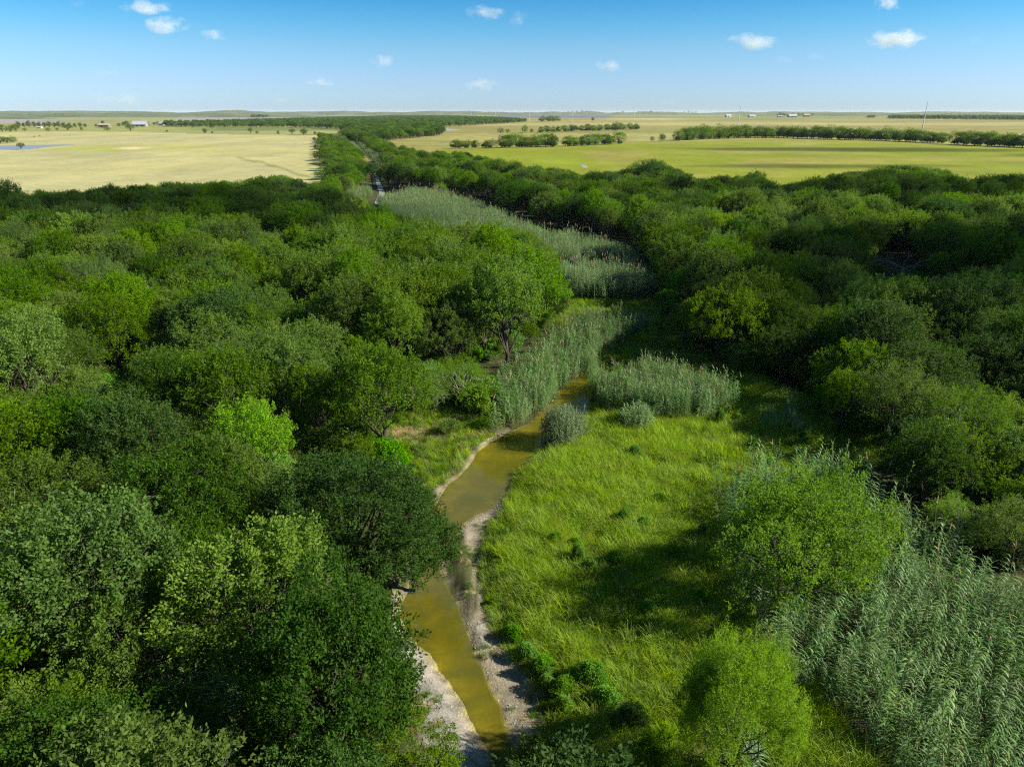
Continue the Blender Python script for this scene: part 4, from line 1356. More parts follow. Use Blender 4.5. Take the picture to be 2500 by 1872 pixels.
# ------------------------------------------------------------------ pebbles on the gravel
def pebble(seed):
    import bmesh
    rg = np.random.default_rng(seed)
    bm = bmesh.new()
    bmesh.ops.create_icosphere(bm, subdivisions=1, radius=.5)
    for v in bm.verts:
        v.co = Vector([c * k for c, k in zip(v.co, (1, .8, .5))]) * rg.uniform(.75, 1.2)
    me = bpy.data.meshes.new("pebble")
    bm.to_mesh(me)
    bm.free()
    me.materials.append(M['stone'])
    return me
PB = [[pebble(i)] for i in range(4)]
rg = np.random.default_rng(640)
p = rg.uniform((-14, 24), (10, 66), (26000, 2))
sdp = edge_dist(p, WATER)
cxp = np.interp(p[:, 1], [0, 30, 50, 60, 70], [-.5, -.8, -4.2, -2.5, 1.0])
p = p[(p[:, 1] < 53) & (sdp < np.where(p[:, 0] > cxp, 2.8, 2.4)) & ~inside(p, WATER) & ((p[:, 0] > cxp) | (p[:, 1] < 37))]
s = .03 + .10 * rg.uniform(size=len(p)) ** 4 + .05 * rg.uniform(size=len(p))
pos = np.column_stack((p, ground_z(p[:, 0], p[:, 1])))
scatter("gravel", pos, rg.uniform(0, 6.28, (len(p), 3)) * np.array((.1, .1, 1)), np.repeat(s[:, None], 3, 1), rg.integers(0, 4, len(p)), PB, "pale gravel and pebbles along the creek", "gravel")

# ------------------------------------------------------------------ trees along the far creek
rv = np.random.default_rng(700)
LEFTBANK = GP([(795, 462, 0), (898, 462, 0), (893, 420, 0), (876, 390, 0), (845, 362, 0), (815, 345, 0), (772, 338, 0), (780, 360, 0), (785, 400, 0)])
RIGHTBANK = GP([(955, 462, 0), (1100, 480, 0), (1300, 470, 0), (1260, 430, 0), (1190, 402, 0), (1120, 384, 0), (1050, 378, 0), (990, 362, 0), (930, 350, 0), (870, 338, 0), (850, 336, 0), (885, 358, 0), (920, 392, 0), (940, 425, 0)])
far_trees = []
for poly, nm in ((LEFTBANK, "left"), (RIGHTBANK, "right")):
    pts = fill(poly, 7.0, 701 if nm == "left" else 702)
    for x, y in pts:
        k = KEYS[rv.choice([0, 1, 2, 3, 5, 6, 7], p=[.25, .27, .12, .06, .16, .08, .06])]
        s = rv.uniform(.65, 1.0)
        R, H = SIZE[k]
        q = P(crown_points(x, y, R * s, H * s))
        if inside(q, HAY_VIEW).any() or inside(q, GREEN_VIEW).any():
            continue
        if inside(np.array([[x, y]]), FAR_WATER)[0] or edge_dist(np.array([[x, y]]), FAR_WATER)[0] < 5:
            continue
        far_trees.append((x, y, k, s, rv.uniform(0, 6.28), nm))
taken = np.array([(a[1], a[2]) for a in fl])
far_trees = [a for a in far_trees if np.min(np.hypot(taken[:, 0] - a[0], taken[:, 1] - a[1])) > 3.5]
far_trees.sort(key=lambda a: a[1])
FL_ = {'mid_a': "mid-green", 'mid_b': "fresh green", 'mid_c': "pointed green", 'dark_a': "dark green", 'dark_b': "dark green", 'pale_a': "yellow-green", 'grey_a': "grey-green", 'fine_a': "feathery"}
n_each = {"left": 0, "right": 0}
mass_ = []
for a in far_trees:
    x, y, k, s, rz, nm = a
    if n_each[nm] < 70:
        n_each[nm] += 1
        where = ("between hay field and far bright creek" if nm == "left" else "between far bright creek and green pasture")
        plant("creekside_" + NAME[k], k, x, y, s, rz, f"{FL_[k]} tree {where}, {'lower down' if y < 430 else 'well upstream'}", 'tree', "trees along the far creek")
    else:
        mass_.append(a)
if mass_:
    scatter("woodland", [(a[0], a[1], 0) for a in mass_], [(0, 0, a[4]) for a in mass_], [(a[3],) * 3 for a in mass_], [KEYS.index(a[2]) for a in mass_], [PROTO[k] for k in KEYS],
            "band of green trees following the far creek upstream", "woodland")

# ------------------------------------------------------------------ hedgerows, lone trees and woods of the farmland
PROTO['hedge_a'] = make_tree(41, R=3.6, H=8.0, base=.1, nl=26, lr=.38, shoots=800, lps=20, mat='mid', zmin=-.75, fill=.66)
PROTO['hedge_b'] = make_tree(42, R=3.9, H=7.4, base=.1, nl=24, lr=.40, shoots=800, lps=20, mat='mid2', zmin=-.75, fill=.66)
PROTO['hedge_c'] = make_tree(43, R=3.4, H=8.6, base=.2, nl=24, lr=.40, shoots=800, lps=20, mat='dark2', zmin=-.75, fill=.66)
SIZE.update({'hedge_a': (3.6, 8.0), 'hedge_b': (3.9, 7.4), 'hedge_c': (3.4, 8.6)})
SWAP = {'dark_a': 'hedge_c', 'dark_b': 'hedge_c', 'mid_a': 'hedge_a', 'mid_b': 'hedge_b'}
HK = ['hedge_c', 'hedge_a', 'hedge_b', 'hedge_a']
def at_px(px, py_base, h_px, key, name, label, group=None, wide=1.0, jit=0):
    g = G(px, py_base)
    slant = math.hypot(g[1] * CT + CAM_H * ST, 0)
    h = h_px * slant / FPX / math.cos(math.atan2(CAM_H, g[1]))
    key = SWAP.get(key, key)
    R, H = SIZE[key]
    s = h / H
    return plant(name, key, g[0], g[1], s, rv.uniform(0, 6.28), label, 'tree', group, sx=wide, z=0.0)

def row(x0, x1, ys_, n, h0, h1, label, group, keys=HK, wide=1.25):
    for i in range(n):
        t = (i + rv.uniform(.2, .8)) / n
        px = x0 + (x1 - x0) * t
        py = np.interp(t, np.linspace(0, 1, len(ys_)), ys_) + rv.uniform(-.5, .5)
        HEDGE_FOOT.append((px, py - .3, h0))
        at_px(px, py, (hh := rv.uniform(h0, h1)), (kk := keys[rv.integers(0, len(keys))]), "hedgerow_tree", ("tall " if (hh - h0) / (h1 - h0) > .66 else "low " if (hh - h0) / (h1 - h0) < .33 else "middling ") + {'hedge_c': "dark ", 'hedge_a': "mid-green ", 'hedge_b': "fresh green "}[kk] + label, group, wide * rv.uniform(.9, 1.15))
HEDGE_FOOT = []
row(1650, 2306, (344.5, 338, 337, 341, 344, 351), 52, 22, 32, "tree in the long hedgerow beyond the green pasture", "trees of the long pasture hedgerow")
row(2326, 2620, (353, 366), 20, 26, 34, "tree in the hedgerow beyond the gateway gap", "trees of the hedgerow beyond the gateway")
row(1224, 1354, (361, 359), 8, 24, 34, "tree in the first clump along the pasture's far edge", "first clump on the pasture's far edge")
row(1372, 1518, (358, 352), 8, 20, 31, "tree in the second clump along the pasture's far edge", "second clump on the pasture's far edge")
row(1098, 1208, (363, 362), 6, 16, 22, "tree in the low clump where the creek wood meets the pasture", "low clump beside the creek wood")
row(1310, 1560, (324.5, 317), 17, 13, 19, "round tree in the thin line crossing the tan field", "thin tree line crossing the tan field")
row(1322, 1366, (297.5, 297), 5, 11, 14, "tree in the small grove behind the thin tree line", "small grove behind the tree line")
hf = []
for px, py, h in HEDGE_FOOT:
    for k in range(3):
        g = G(px + rv.uniform(-7, 7), py)
        hf.append((g[0], g[1], h * g[1] / FPX * .45 / 2.8 * rv.uniform(.7, 1.3)))
hf = np.array(hf)
scatter("hedge_undergrowth", np.column_stack((hf[:, :2], np.zeros(len(hf)))), np.column_stack((np.zeros((len(hf), 2)), rv.uniform(0, 6.28, len(hf)))), np.repeat(hf[:, 2:3], 3, 1), rv.integers(0, 2, len(hf)), [PROTO['bush_a'], PROTO['bush_b']],
        "low scrub filling the foot of the hedgerows", "undergrowth")
for px, py, h in ((776, 352, 15), (790, 372, 20), (781, 392, 22), (797, 418, 30), (786, 440, 26), (768, 344, 9), (772, 366, 12)):
    at_px(px, py, h, HK[int(px) % 4], "field_tree", f"{'taller' if h > 18 else 'low'} bushy tree bulging from the creek wood into the hay field, {'lower' if py > 400 else 'upper' if py < 360 else 'middle'} stretch", "trees bulging into the hay field", 1.3)
at_px(1592, 346, 12, 'mid_a', "field_tree", "small bush-like tree left of the round lone one at the pasture edge")
at_px(1614, 346, 19, 'dark_a', "field_tree", "round lone dark tree between the second clump and the long hedgerow", wide=1.2)
at_px(1222, 326, 12, 'mid_b', "field_tree", "low round tree, first of a pair out in the tan field", wide=1.3)
at_px(1240, 326, 10, 'mid_a', "field_tree", "smaller round tree, second of a pair out in the tan field", wide=1.3)
at_px(1281, 325, 17, 'mid_b', "field_tree", "tall round tree at the start of the thin tree line")
at_px(1298, 325, 10, 'mid_a', "field_tree", "small round tree beside the tall one at the start of the thin tree line")
at_px(1447, 296, 9, 'dark_a', "field_tree", "lone dark tree on the tan field behind the thin tree line", wide=1.3)
for px, py, h, k, w, lab in ((6, 323, 18, 'mid_a', 1.2, "left-hand tree of the cluster at the hay field's far corner"), (26, 323, 15, 'mid_b', 1.2, "middle tree of the cluster at the hay field's far corner"), (40, 323, 18, 'grey_a', 1.1, "last tree of the cluster at the hay field's far corner"),
                             (61, 322, 8, 'grey_a', 1.2, "low bushy tree beside the cluster at the hay field's far corner"), (118, 321, 8, 'mid_b', 1.3, "small round tree on the hay field's far edge below the evergreens"), (140, 320, 7, 'grey_a', 1.2, "thin small tree on the hay field's far edge"),
                             (166, 320, 14, 'grey_a', 1.7, "wide spreading grey-green tree on the hay field's far edge"), (200, 320, 9, 'mid_a', 1.1, "small tree between the spreading one and the brown house"), (262, 321, 12, 'mid_a', 1.25, "round green tree in front of the brown house"),
                             (320, 323, 18, 'grey_a', 1.0, "open-crowned tree in front of the blue-roofed barn"), (408, 325, 7, 'grey_a', .9, "scrawny small tree on the hay field's far edge past the barn"), (500, 327, 13, 'dark_b', 1.0, "dark pointed tree on the green strip behind the hay field"),
                             (519, 327, 6, 'dark_a', 1.2, "dark bush beside the pointed tree on the green strip"), (612, 328, 15, 'grey_a', .8, "pale open tree on the green strip behind the hay field"), (628, 328, 8, 'mid_a', 1.2, "low tree beside the pale open one on the green strip"),
                             (680, 329, 10, 'dark_a', 1.0, "small dark round tree at the hay field's far edge"), (713, 330, 14, 'grey_a', 1.0, "grey-green tree beside the broad one at the hay field's far edge"), (742, 330, 15, 'dark_a', 1.5, "broad dark tree at the hay field's far edge"),
                             (770, 330, 9, 'dark_a', 1.2, "small dark tree at the corner of the hay field by the creek wood"), (470, 313, 13, 'dark_b', 1.0, "dark tree standing just before the far wood"), (518, 314, 14, 'dark_b', 1.0, "taller dark tree standing just before the far wood"),
                             (52, 366, 16, 'grey_a', 1.2, "grey-green tree standing at the near edge of the pond"), (2, 351, 17, 'mid_b', 1.5, "first green bushy tree beyond the pond"), (18, 351, 15, 'mid_a', 1.5, "second green bushy tree beyond the pond"), (32, 350, 15, 'mid_b', 1.3, "last green bushy tree beyond the pond")):
    at_px(px, py, h, k, "field_tree", lab, wide=w)
for i, px in enumerate((44, 60, 72, 84, 98, 110, 121, 133, 146, 158, 171, 184, 196, 208)):
    at_px(px, 312, (15, 12, 17, 15, 14, 13, 15, 13, 15, 13, 12, 11, 12, 10)[i], 'dark_b' if i % 2 else 'dark_a', "evergreen_tree", "dark evergreen in the row beyond the hay field", "evergreen row beyond the hay field", 1.0)
for px, py, h in ((236, 311, 8), (252, 304, 9), (291, 310, 9), (303, 309, 11), (311, 309, 13), (361, 309, 9), (376, 306, 7), (386, 306, 8), (412, 309, 9), (430, 310, 10)):
    at_px(px, py, h, HK[int(px) % 4], "farmyard_tree", "green tree among the far farm buildings behind the hay field", "trees round the far farm buildings", 1.2)
for px, py, h in ((1558, 279, 6), (1572, 279, 7), (1589, 279, 8), (1520, 279, 7), (1532, 279, 4), (1670, 277, 4), (1680, 277, 6), (1690, 277, 4), (1698, 277, 5), (1903, 285, 10), (1912, 285, 9), (1922, 284, 6), (1935, 284, 8), (1950, 284, 7), (1961, 284, 7), (1983, 284, 7), (2013, 279, 4), (2020, 279, 4), (2032, 278, 3),
                 (1378, 277, 4), (1388, 277, 6), (1398, 277, 6), (1408, 277, 7), (1420, 277, 8), (1432, 277, 7), (1438, 277, 6)):
    at_px(px, py, h, HK[int(px) % 4], "horizon_tree", "small tree on the skyline beyond the tan fields", "trees on the skyline", 1.4)

def far_wood(name, pts, step, smin, smax, lab, seed):
    p = fill(GP([(a, b, 0) for a, b in pts]), step, seed)
    rg = np.random.default_rng(seed + 1)
    n = len(p)
    s = rg.uniform(smin, smax, n)
    w = rg.choice([0, 1, 2, 3, 4, 6], n, p=[.22, .2, .1, .24, .16, .08])
    scatter(name, np.column_stack((p, np.zeros(n))), np.column_stack((np.zeros((n, 2)), rg.uniform(0, 6.28, n))), np.stack((s * 1.25, s * 1.25, s), 1), w, [PROTO[k] for k in KEYS], lab, "woodland")
    print(name, n)
far_wood("woodland", [(402, 311), (700, 312.5), (860, 318), (880, 326), (960, 334), (1086, 331), (1080, 320), (1040, 313), (1130, 309), (1245, 302), (1290, 298.5), (1230, 291), (1090, 285), (960, 285), (860, 289), (700, 295), (520, 301), (402, 304)], 17, .8, 1.25, "dark far wood stretching across behind the green strip", 720)
far_wood("woodland", [(860, 350), (905, 352), (980, 342), (1075, 332), (1085, 322), (960, 322), (850, 322), (835, 335)], 11, .9, 1.3, "creekside wood joining the far dark wood", 724)
far_wood("woodland", [(2170, 291), (2700, 296), (2700, 290), (2170, 287)], 26, 1.3, 1.9, "thin band of trees under the skyline beyond the tallest pole", 728)
far_wood("woodland", [(2118, 288.5), (2134, 288.5), (2134, 286.5), (2118, 286.5)], 22, 1.2, 1.5, "little clump of trees before the band under the skyline", 730)
far_wood("woodland", [(612, 287.5), (655, 287.5), (650, 285.5), (618, 285.5)], 26, 1.3, 2.0, "dark clump of trees on the grey ploughland", 732)
far_wood("woodland", [(-200, 286), (430, 286), (430, 283), (-200, 283)], 52, 1.4, 2.2, "far tree band under the low hills", 734)

# ------------------------------------------------------------------ power poles
M['galv'] = plain_mat("galvanised_steel", (.60, .61, .62), rough=.55, c2=(.52, .53, .54), scale=2)
M['conc'] = plain_mat("concrete", (.34, .33, .31), scale=3)
def power_pole(px, py_base, py_top, lab, lean=0.0):
    g = G(px, py_base)
    dep = g[1] * CT + CAM_H * ST
    # height of a vertical pole standing there that reaches the seen top
    x_ = (936 - py_top) / FPX
    h = CAM_H + g[1] * (-ST + CT * x_) / (CT + ST * x_)
    o = bpy.data.objects.new("power_pole", None)
    COL.objects.link(o)
    o.location = (g[0], g[1], 0)
    o.rotation_euler = (0, lean, 0)
    tag(o, lab, "power pole", "tall steel power poles")
    rb = h * .022
    n = 10
    pts = [np.array((0, 0, h * i / n)) for i in range(n + 1)]
    v, q = tubes(chain(pts, rb, rb * .38), 12)
    link("shaft", mesh_np("shaft", v, q, mats=[M['galv']], smooth=True), o)
    v, q = tubes([(np.array((0, 0, -.6)), np.array((0, 0, .7)), rb * 1.7, rb * 1.6)], 12)
    link("footing", mesh_np("footing", v, q, mats=[M['conc']]), o)
    v, q = tubes([(np.array((0, 0, .7)), np.array((0, 0, .95)), rb * 1.35, rb * 1.3)], 12)
    link("base_flange", mesh_np("base_flange", v, q, mats=[M['galv']]), o)
power_pole(2250, 322, 249, "tall steel power pole behind the long hedgerow, nearest and tallest of the line", lean=.02)
power_pole(1800, 318, 259, "steel power pole rising behind the left part of the long hedgerow", lean=.04)
power_pole(1546, 308, 261, "steel power pole at the end of the thin tree line", lean=0)
power_pole(1398, 302, 270, "slim power pole behind the thin tree line near the lone dark tree")
power_pole(1292, 298, 269, "slim power pole on the tan field beside the far wood")
power_pole(1210, 288, 265, "pale slim power pole rising from the dark far wood")
power_pole(1151, 285, 267, "faint power pole on the skyline behind the far wood")
power_pole(1127, 281, 272, "short faint power pole, fourth from the far end of the line")
power_pole(1093, 284, 272, "pale power pole, second of a pair at the far end of the line")
power_pole(1081, 284.5, 273, "pale power pole, first of a pair at the far end of the line")

# ------------------------------------------------------------------ farm buildings
M['wall_white'] = plain_mat("white_boards", (.50, .49, .47), scale=2, c2=(.42, .41, .40))
M['wall_brown'] = plain_mat("brown_boards", (.24, .19, .14), scale=2)
M['wall_grey'] = plain_mat("grey_boards", (.30, .29, .28), scale=2)
M['roof_blue'] = plain_mat("blue_grey_metal_roof", (.42, .47, .56), rough=.45, scale=1, stretch=(1, 30, 1))
M['roof_white'] = plain_mat("white_metal_roof", (.48, .49, .50), rough=.5, scale=1)
M['roof_tan'] = plain_mat("tan_roof", (.45, .38, .30), scale=2)
M['opening'] = plain_mat("dark_opening", (.03, .03, .035), rough=.4)
def box_v(x0, x1, y0, y1, z0, z1):
    v = [(x, y, z) for z in (z0, z1) for x, y in ((x0, y0), (x1, y0), (x1, y1), (x0, y1))]
    f = [(3, 2, 1, 0), (4, 5, 6, 7), (0, 1, 5, 4), (1, 2, 6, 5), (2, 3, 7, 6), (3, 0, 4, 7)]
    return v, f
def pymesh(name, vf_list, mat):
    vv, ff = [], []
    for v, f in vf_list:
        k = len(vv)
        vv += v
        ff += [tuple(i + k for i in a) for a in f]
    me = bpy.data.meshes.new(name)
    me.from_pydata(vv, [], ff)
    me.materials.append(mat)
    me.update()
    return me
def building(name, px0, px1, py, h_px, lab, wall, roof, rz=0.0, cat="building", doors=1, windows=2, pitch=.5, deep=.7):
    a, b = G(px0, py), G(px1, py)
    w = b[0] - a[0]
    H = h_px * a[1] / FPX
    d = w * deep
    eave = H * (1 - pitch)
    o = bpy.data.objects.new(name, None)
    COL.objects.link(o)
    o.location = ((a[0] + b[0]) / 2, a[1] + d / 2, 0)
    o.rotation_euler = (0, 0, rz)
    tag(o, lab, cat)
    hw, hd = w / 2, d / 2
    v, f = box_v(-hw, hw, -hd, hd, 0, eave)
    k = len(v)
    v += [(-hw, 0, H * .97), (hw, 0, H * .97)]
    f += [(4, 7, k), (5, k + 1, 6)]
    link("wall", pymesh("wall", [(v, f)], M[wall]), o)
    ov = w * .03
    t = H * .05
    for sgn in (-1, 1):
        rv_ = [(-hw - ov, sgn * (hd + ov), eave - t * .3), (hw + ov, sgn * (hd + ov), eave - t * .3), (hw + ov, sgn * .002, H), (-hw - ov, sgn * .002, H)]
        rv_ += [(x, y, z + t) for x, y, z in rv_]
        fs = [(0, 1, 2, 3), (7, 6, 5, 4), (0, 4, 5, 1), (1, 5, 6, 2), (2, 6, 7, 3), (3, 7, 4, 0)]
        link("roof_slope", pymesh("roof_slope", [(rv_, fs)], M[roof]), o)
    for i in range(doors):
        x = -hw * .3 + i * w * .4
        dw, dh = w * .09, eave * .75
        link("door", pymesh("door", [box_v(x - dw, x + dw, -hd - .06, -hd - .01, 0.02, dh)], M['opening']), o)
    for i in range(windows):
        x = hw * (.25 + .45 * i)
        link("window", pymesh("window", [box_v(x - w * .05, x + w * .05, -hd - .05, -hd - .01, eave * .4, eave * .75)], M['opening']), o)
building("barn", 323, 354, 309.5, 11.5, "long barn with a blue-grey metal roof behind the hay field", 'wall_grey', 'roof_blue', .12, "barn", 2, 1, .62, .6)
building("farmhouse", 240, 264, 312, 8.5, "low brown house with a pale roof behind the hay field", 'wall_brown', 'roof_tan', .05, "house", 1, 2, .35)
building("shed", 90, 100, 314, 4.5, "tiny white shed before the evergreen row", 'wall_white', 'roof_white', 0, "shed", 1, 0, .4)
building("farmhouse", 387, 401, 306.5, 7.5, "small white house at the edge of the far wood", 'wall_white', 'roof_white', -.2, "house", 1, 2, .5)
building("farmhouse", 1575, 1588, 279.6, 4.5, "small white house among skyline trees", 'wall_white', 'roof_white', .1, "house", 1, 1, .5)
building("shed", 1563, 1571, 279.6, 3.5, "small tan shed beside the white skyline house", 'wall_white', 'roof_tan', .1, "shed", 1, 0, .5)
building("shed", 1498, 1508, 276.8, 3, "white shed far off on the skyline", 'wall_white', 'roof_white', .0, "shed", 1, 0, .5)
building("barn", 1772, 1786, 286.5, 6, "white barn on the dark green strip near the second power pole", 'wall_white', 'roof_white', .3, "barn", 1, 0, .5)
building("barn", 1829, 1845, 287, 5.5, "white barn further along the dark green strip", 'wall_white', 'roof_white', .2, "barn", 1, 1, .5)
building("barn", 1926, 1946, 287, 7, "white-roofed barn in the tree-ringed farmstead on the skyline", 'wall_grey', 'roof_white', .1, "barn", 1, 1, .6)
building("farmhouse", 1963, 1977, 285.5, 6, "tan house in the tree-ringed farmstead on the skyline", 'wall_brown', 'roof_tan', 0, "house", 1, 2, .5)
building("shed", 1900, 1913, 287, 4, "low pale shed at the near end of the tree-ringed farmstead", 'wall_white', 'roof_tan', 0, "shed", 1, 0, .4)

# ------------------------------------------------------------------ cattle
M['cow'] = plain_mat("black_hide", (.03, .026, .022), scale=1, rough=.7)
def cow(px, py, rz, lab, s=1.0):
    import bmesh
    g = G(px, py)
    J = [((0, 0, 1.05), .33), ((.55, 0, 1.05), .34), ((-.6, 0, 1.08), .32), ((.85, 0, 1.12), .25), ((1.15, 0, 1.25), .17), ((1.45, 0, 1.12), .15), ((1.72, 0, .95), .09)]
    E = [(0, 1), (0, 2), (1, 3), (3, 4), (4, 5), (5, 6)]
    for sx, root in ((.62, 1), (-.68, 2)):
        for sy in (-1, 1):
            k = len(J)
            back = -.10 if sx < 0 else .03
            J += [((sx, sy * .22, .78), .14), ((sx + back, sy * .22, .42), .075), ((sx + back * .6, sy * .22, .05), .06)]
            E += [(root, k), (k, k + 1), (k + 1, k + 2)]
    k = len(J)
    J += [((-.95, 0, 1.15), .05), ((-1.0, 0, .7), .035)]
    E += [(2, k), (k, k + 1)]
    k = len(J)
    J += [((1.40, .16, 1.25), .04), ((1.36, .27, 1.24), .03), ((1.40, -.16, 1.25), .04), ((1.36, -.27, 1.24), .03)]
    E += [(5, k), (k, k + 1), (5, k + 2), (k + 2, k + 3)]
    bm = bmesh.new()
    lay = bm.verts.layers.skin.verify()
    vs = []
    for i, (c, r_) in enumerate(J):
        v = bm.verts.new(c)
        v[lay].radius = (r_, r_)
        v[lay].use_root = i == 0
        vs.append(v)
    for a, b in E:
        bm.edges.new((vs[a], vs[b]))
    me = bpy.data.meshes.new("cow")
    bm.to_mesh(me)
    bm.free()
    me.materials.append(M['cow'])
    o = link("cow", me, loc=(g[0], g[1], 0), label=lab, cat="cow", group="cattle on the hay field")
    o.rotation_euler = (0, 0, rz)
    o.scale = (s, s, s)
    o.modifiers.new("skin", 'SKIN').use_smooth_shade = True
    o.modifiers.new("sub", 'SUBSURF').levels = 1
cow(83, 335.5, .2, "black cow grazing on the hay field, further from the blue barn", 1.05)
cow(97.5, 334, 2.9, "black cow grazing on the hay field, nearer to the blue barn", 1.05)

# ------------------------------------------------------------------ dead and bare trees
def bare_tree(name, px, py, h, spread, seed, lab, levels=4, lean=(0, 0), mat='dead_wood', r0=.12, kids=(3, 5), trunkfrac=.35):
    rg = np.random.default_rng(seed)
    g = G(px, py)
    o = bpy.data.objects.new(name, None)
    COL.objects.link(o)
    o.location = (g[0], g[1], float(ground_z(np.array([g[0]]), np.array([g[1]]))[0]))
    tag(o, lab, "dead tree")
    trunk, boughs = [], []
    def grow(p, d, L, r_, lev):
        n = 3
        pts = [p]
        for i in range(n):
            d = unit(d + rg.normal(0, .10, 3))
            pts.append(pts[-1] + d * L / n)
        (trunk if lev == levels else boughs).extend(chain(pts, r_, r_ * .62))
        if lev > 0:
            for _ in range(rg.integers(*kids)):
                t = rg.integers(1, n + 1)
                nd = unit(d + rg.normal(0, spread, 3) + np.array((0, 0, .12)))
                grow(pts[t], nd, L * rg.uniform(.5, .8), max(r_ * .52, .012), lev - 1)
    grow(np.array((0, 0, -.2)), unit(np.array((lean[0], lean[1], 1.0))), h * trunkfrac, r0, levels)
    for nm, sg in (("trunk", trunk), ("boughs", boughs)):
        v, q = tubes(sg, 4)
        link(nm, mesh_np(nm, v, q, mats=[M[mat]]), o)
bare_tree("bare_tree", 275, 945, 6, .38, 801, "dead brushy tree leaning over the bare brown clearing", levels=5, lean=(-.75, .25), r0=.11, kids=(2, 5))
bare_tree("bare_tree", 392, 960, 5, .55, 802, "white dead tree with crooked boughs beside the brown clearing", levels=4, lean=(-.9, .35), r0=.09, kids=(2, 4))
bare_tree("bare_tree", 290, 925, 10.5, .4, 803, "pale dead snag with a forked top behind the brown clearing", levels=2, lean=(0, .12), r0=.08, trunkfrac=.62, kids=(2, 4))
bare_tree("bare_tree", 2165, 720, 10.5, .55, 804, "white dead boughs reaching out of the shaded wood", levels=4, lean=(.25, 0), r0=.11, kids=(2, 4), trunkfrac=.5)
bare_tree("bare_tree", 1705, 530, 11, .42, 805, "bare grey tree at the shaded wood's edge against the pasture", levels=5, r0=.16, kids=(2, 5))
bare_tree("bare_tree", 470, 2060, 8.5, .30, 806, "bare pale brushy tree at the bottom edge of the picture", levels=5, r0=.10, kids=(3, 5))
bare_tree("bare_tree", 1405, 660, 6, .36, 807, "bare grey bush among the reeds under the shaded wood", levels=4, r0=.07, kids=(3, 5))
bare_tree("bare_tree", 138, 1445, 7, .32, 808, "slim bare pale trunk in the sunny gap of the lower wood", levels=2, r0=.12, trunkfrac=.7, mat='pale_bark', kids=(2, 4))
bare_tree("bare_tree", 1060, 1000, 5.5, .5, 809, "bare curved boughs showing through the drooping feathery tree", levels=4, lean=(.2, -.2), r0=.08, kids=(2, 4))
bare_tree("bare_tree", 1520, 905, 3.6, .4, 810, "bare brown brush leaning over the dark water by the reeds", levels=4, lean=(-.6, -.3), r0=.05, kids=(2, 5))
bare_tree("bare_tree", 2160, 1790, 2.6, .5, 811, "tangle of dry fallen canes before the tall reed slope", levels=4, lean=(-1.5, -.4), r0=.03, kids=(3, 5))
bare_tree("driftwood", 1010, 1530, 2.2, .4, 812, "dark driftwood branch lying in the shallow creek", levels=2, lean=(2.4, -1.2), r0=.06, mat='bark', kids=(2, 4))

# ------------------------------------------------------------------ small clouds in the sky
def sky_cloud(px, py, wpx, hpx, dens, seed, lab):
    import bmesh
    D = 9000.0
    x = (px - 1250) / FPX
    y = (936 - py) / FPX
    d = np.array((x, CT + ST * y, -ST + CT * y))
    c = np.array((0, 0, CAM_H)) + d * D
    sc_ = D / FPX
    bm = bmesh.new()
    bmesh.ops.create_icosphere(bm, subdivisions=3, radius=1.0)
    me = bpy.data.meshes.new("cloud")
    bm.to_mesh(me)
    bm.free()
    m, nt, o_ = new_mat("cloud_puff")
    tc = N(nt, "ShaderNodeTexCoord")
    ln = N(nt, "ShaderNodeVectorMath", operation='LENGTH')
    nt.links.new(tc.outputs["Object"], ln.inputs[0])
    mp = N(nt, "ShaderNodeMapping")
    mp.inputs["Location"].default_value = (seed * 3.1, seed * 1.7, seed)
    mp.inputs["Scale"].default_value = (1.5, 1.0, .8)
    nt.links.new(tc.outputs["Object"], mp.inputs[0])
    nz = N(nt, "ShaderNodeTexNoise")
    nz.inputs["Scale"].default_value = 1.25
    nz.inputs["Detail"].default_value = 4
    nt.links.new(mp.outputs[0], nz.inputs["Vector"])
    f = math_(nt, 'SUBTRACT', math_(nt, 'MULTIPLY', nz.outputs["Fac"], 3.0), math_(nt, 'ADD', math_(nt, 'MULTIPLY', ln.outputs["Value"], .95), .72))
    f = rng_(nt, f, .0, .7, 0, dens * .17)
    pv = N(nt, "ShaderNodeVolumePrincipled")
    pv.inputs["Color"].default_value = (1, 1, 1, 1)
    pv.inputs["Anisotropy"].default_value = 0.0
    nt.links.new(f, pv.inputs["Density"])
    nt.links.new(pv.outputs[0], o_.inputs["Volume"])
    me.materials.append(m)
    o = link("cloud", me, loc=tuple(c), label=lab, cat="cloud", group="small white clouds")
    o.scale = (wpx * sc_ * .66, wpx * sc_ * .45, hpx * sc_ * .66)
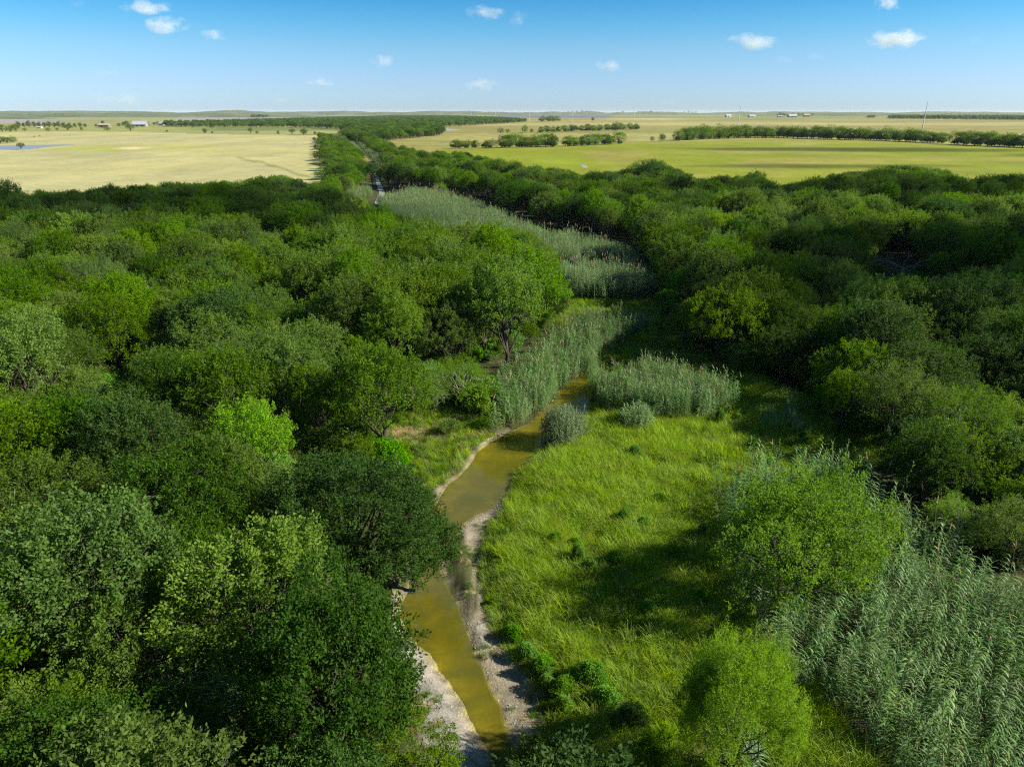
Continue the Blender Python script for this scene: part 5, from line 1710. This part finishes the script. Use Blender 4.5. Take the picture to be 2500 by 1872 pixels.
CL = [(360, 20, 105, 32, .020, "wide white cloud puff, upper of the two beside each other at the sky's top"), (408, 62, 86, 36, .026, "bright white cloud puff just under the wide one at the sky's top"), (520, 86, 54, 24, .018, "small white puff lower and aside of the bright pair"),
      (1185, 30, 82, 28, .012, "pale wide cloud puff near the top middle of the sky"), (1266, 46, 42, 28, .009, "faint round puff next to the pale wide one"), (1836, 104, 104, 34, .017, "long white cloud puff midway up over the long hedgerow"),
      (2186, 96, 112, 38, .024, "largest bright cloud puff on the side of the tallest pole"), (2170, 8, 60, 28, .024, "white puff cut by the top edge above the largest bright one"), (935, 150, 50, 26, .017, "single white puff above the far creek"), (1482, 162, 58, 24, .015, "small white puff above the thin tree line"),
      (1176, 207, 80, 24, .012, "flat white puff low over the far wood"), (780, 200, 60, 20, .009, "faint flat puff low above the creek wood"), (190, 8, 34, 14, .006, "tiny faint wisp at the top above the hay field"), (1914, 147, 40, 16, .007, "tiny faint puff under the long white one"),
      (1992, 138, 48, 16, .005, "thin faint wisp between the long and the largest puff"), (260, 178, 60, 16, .0045, "thin faint wisp over the far barn"), (300, 244, 110, 28, .0035, "very faint low wisp over the blue-roofed barn"), (683, 245, 36, 12, .006, "tiny faint puff just over the grey ploughland"),
      (1633, 249, 40, 16, .004, "tiny faint puff just above the horizon near the second pole"), (2382, 101, 26, 16, .006, "tiny faint puff at the side of the largest one")]
for i, (a, b, w, h, de, lab) in enumerate(CL):
    sky_cloud(a, b, w, h, de, i + 1, lab)

# ------------------------------------------------------------------ the air
m, nt, o_ = new_mat("haze_air")
pv = N(nt, "ShaderNodeVolumePrincipled")
pv.inputs["Color"].default_value = (.80, .90, 1, 1)
pv.inputs["Density"].default_value = 2.4e-5
pv.inputs["Anisotropy"].default_value = 0.0
nt.links.new(pv.outputs[0], o_.inputs["Volume"])
v, f = box_v(-25000, 25000, -700, 27000, -3, 64)
hz = link("haze", pymesh("haze", [(v, f)], m), kind='stuff', label="thin blue summer haze over the plain", cat="haze")
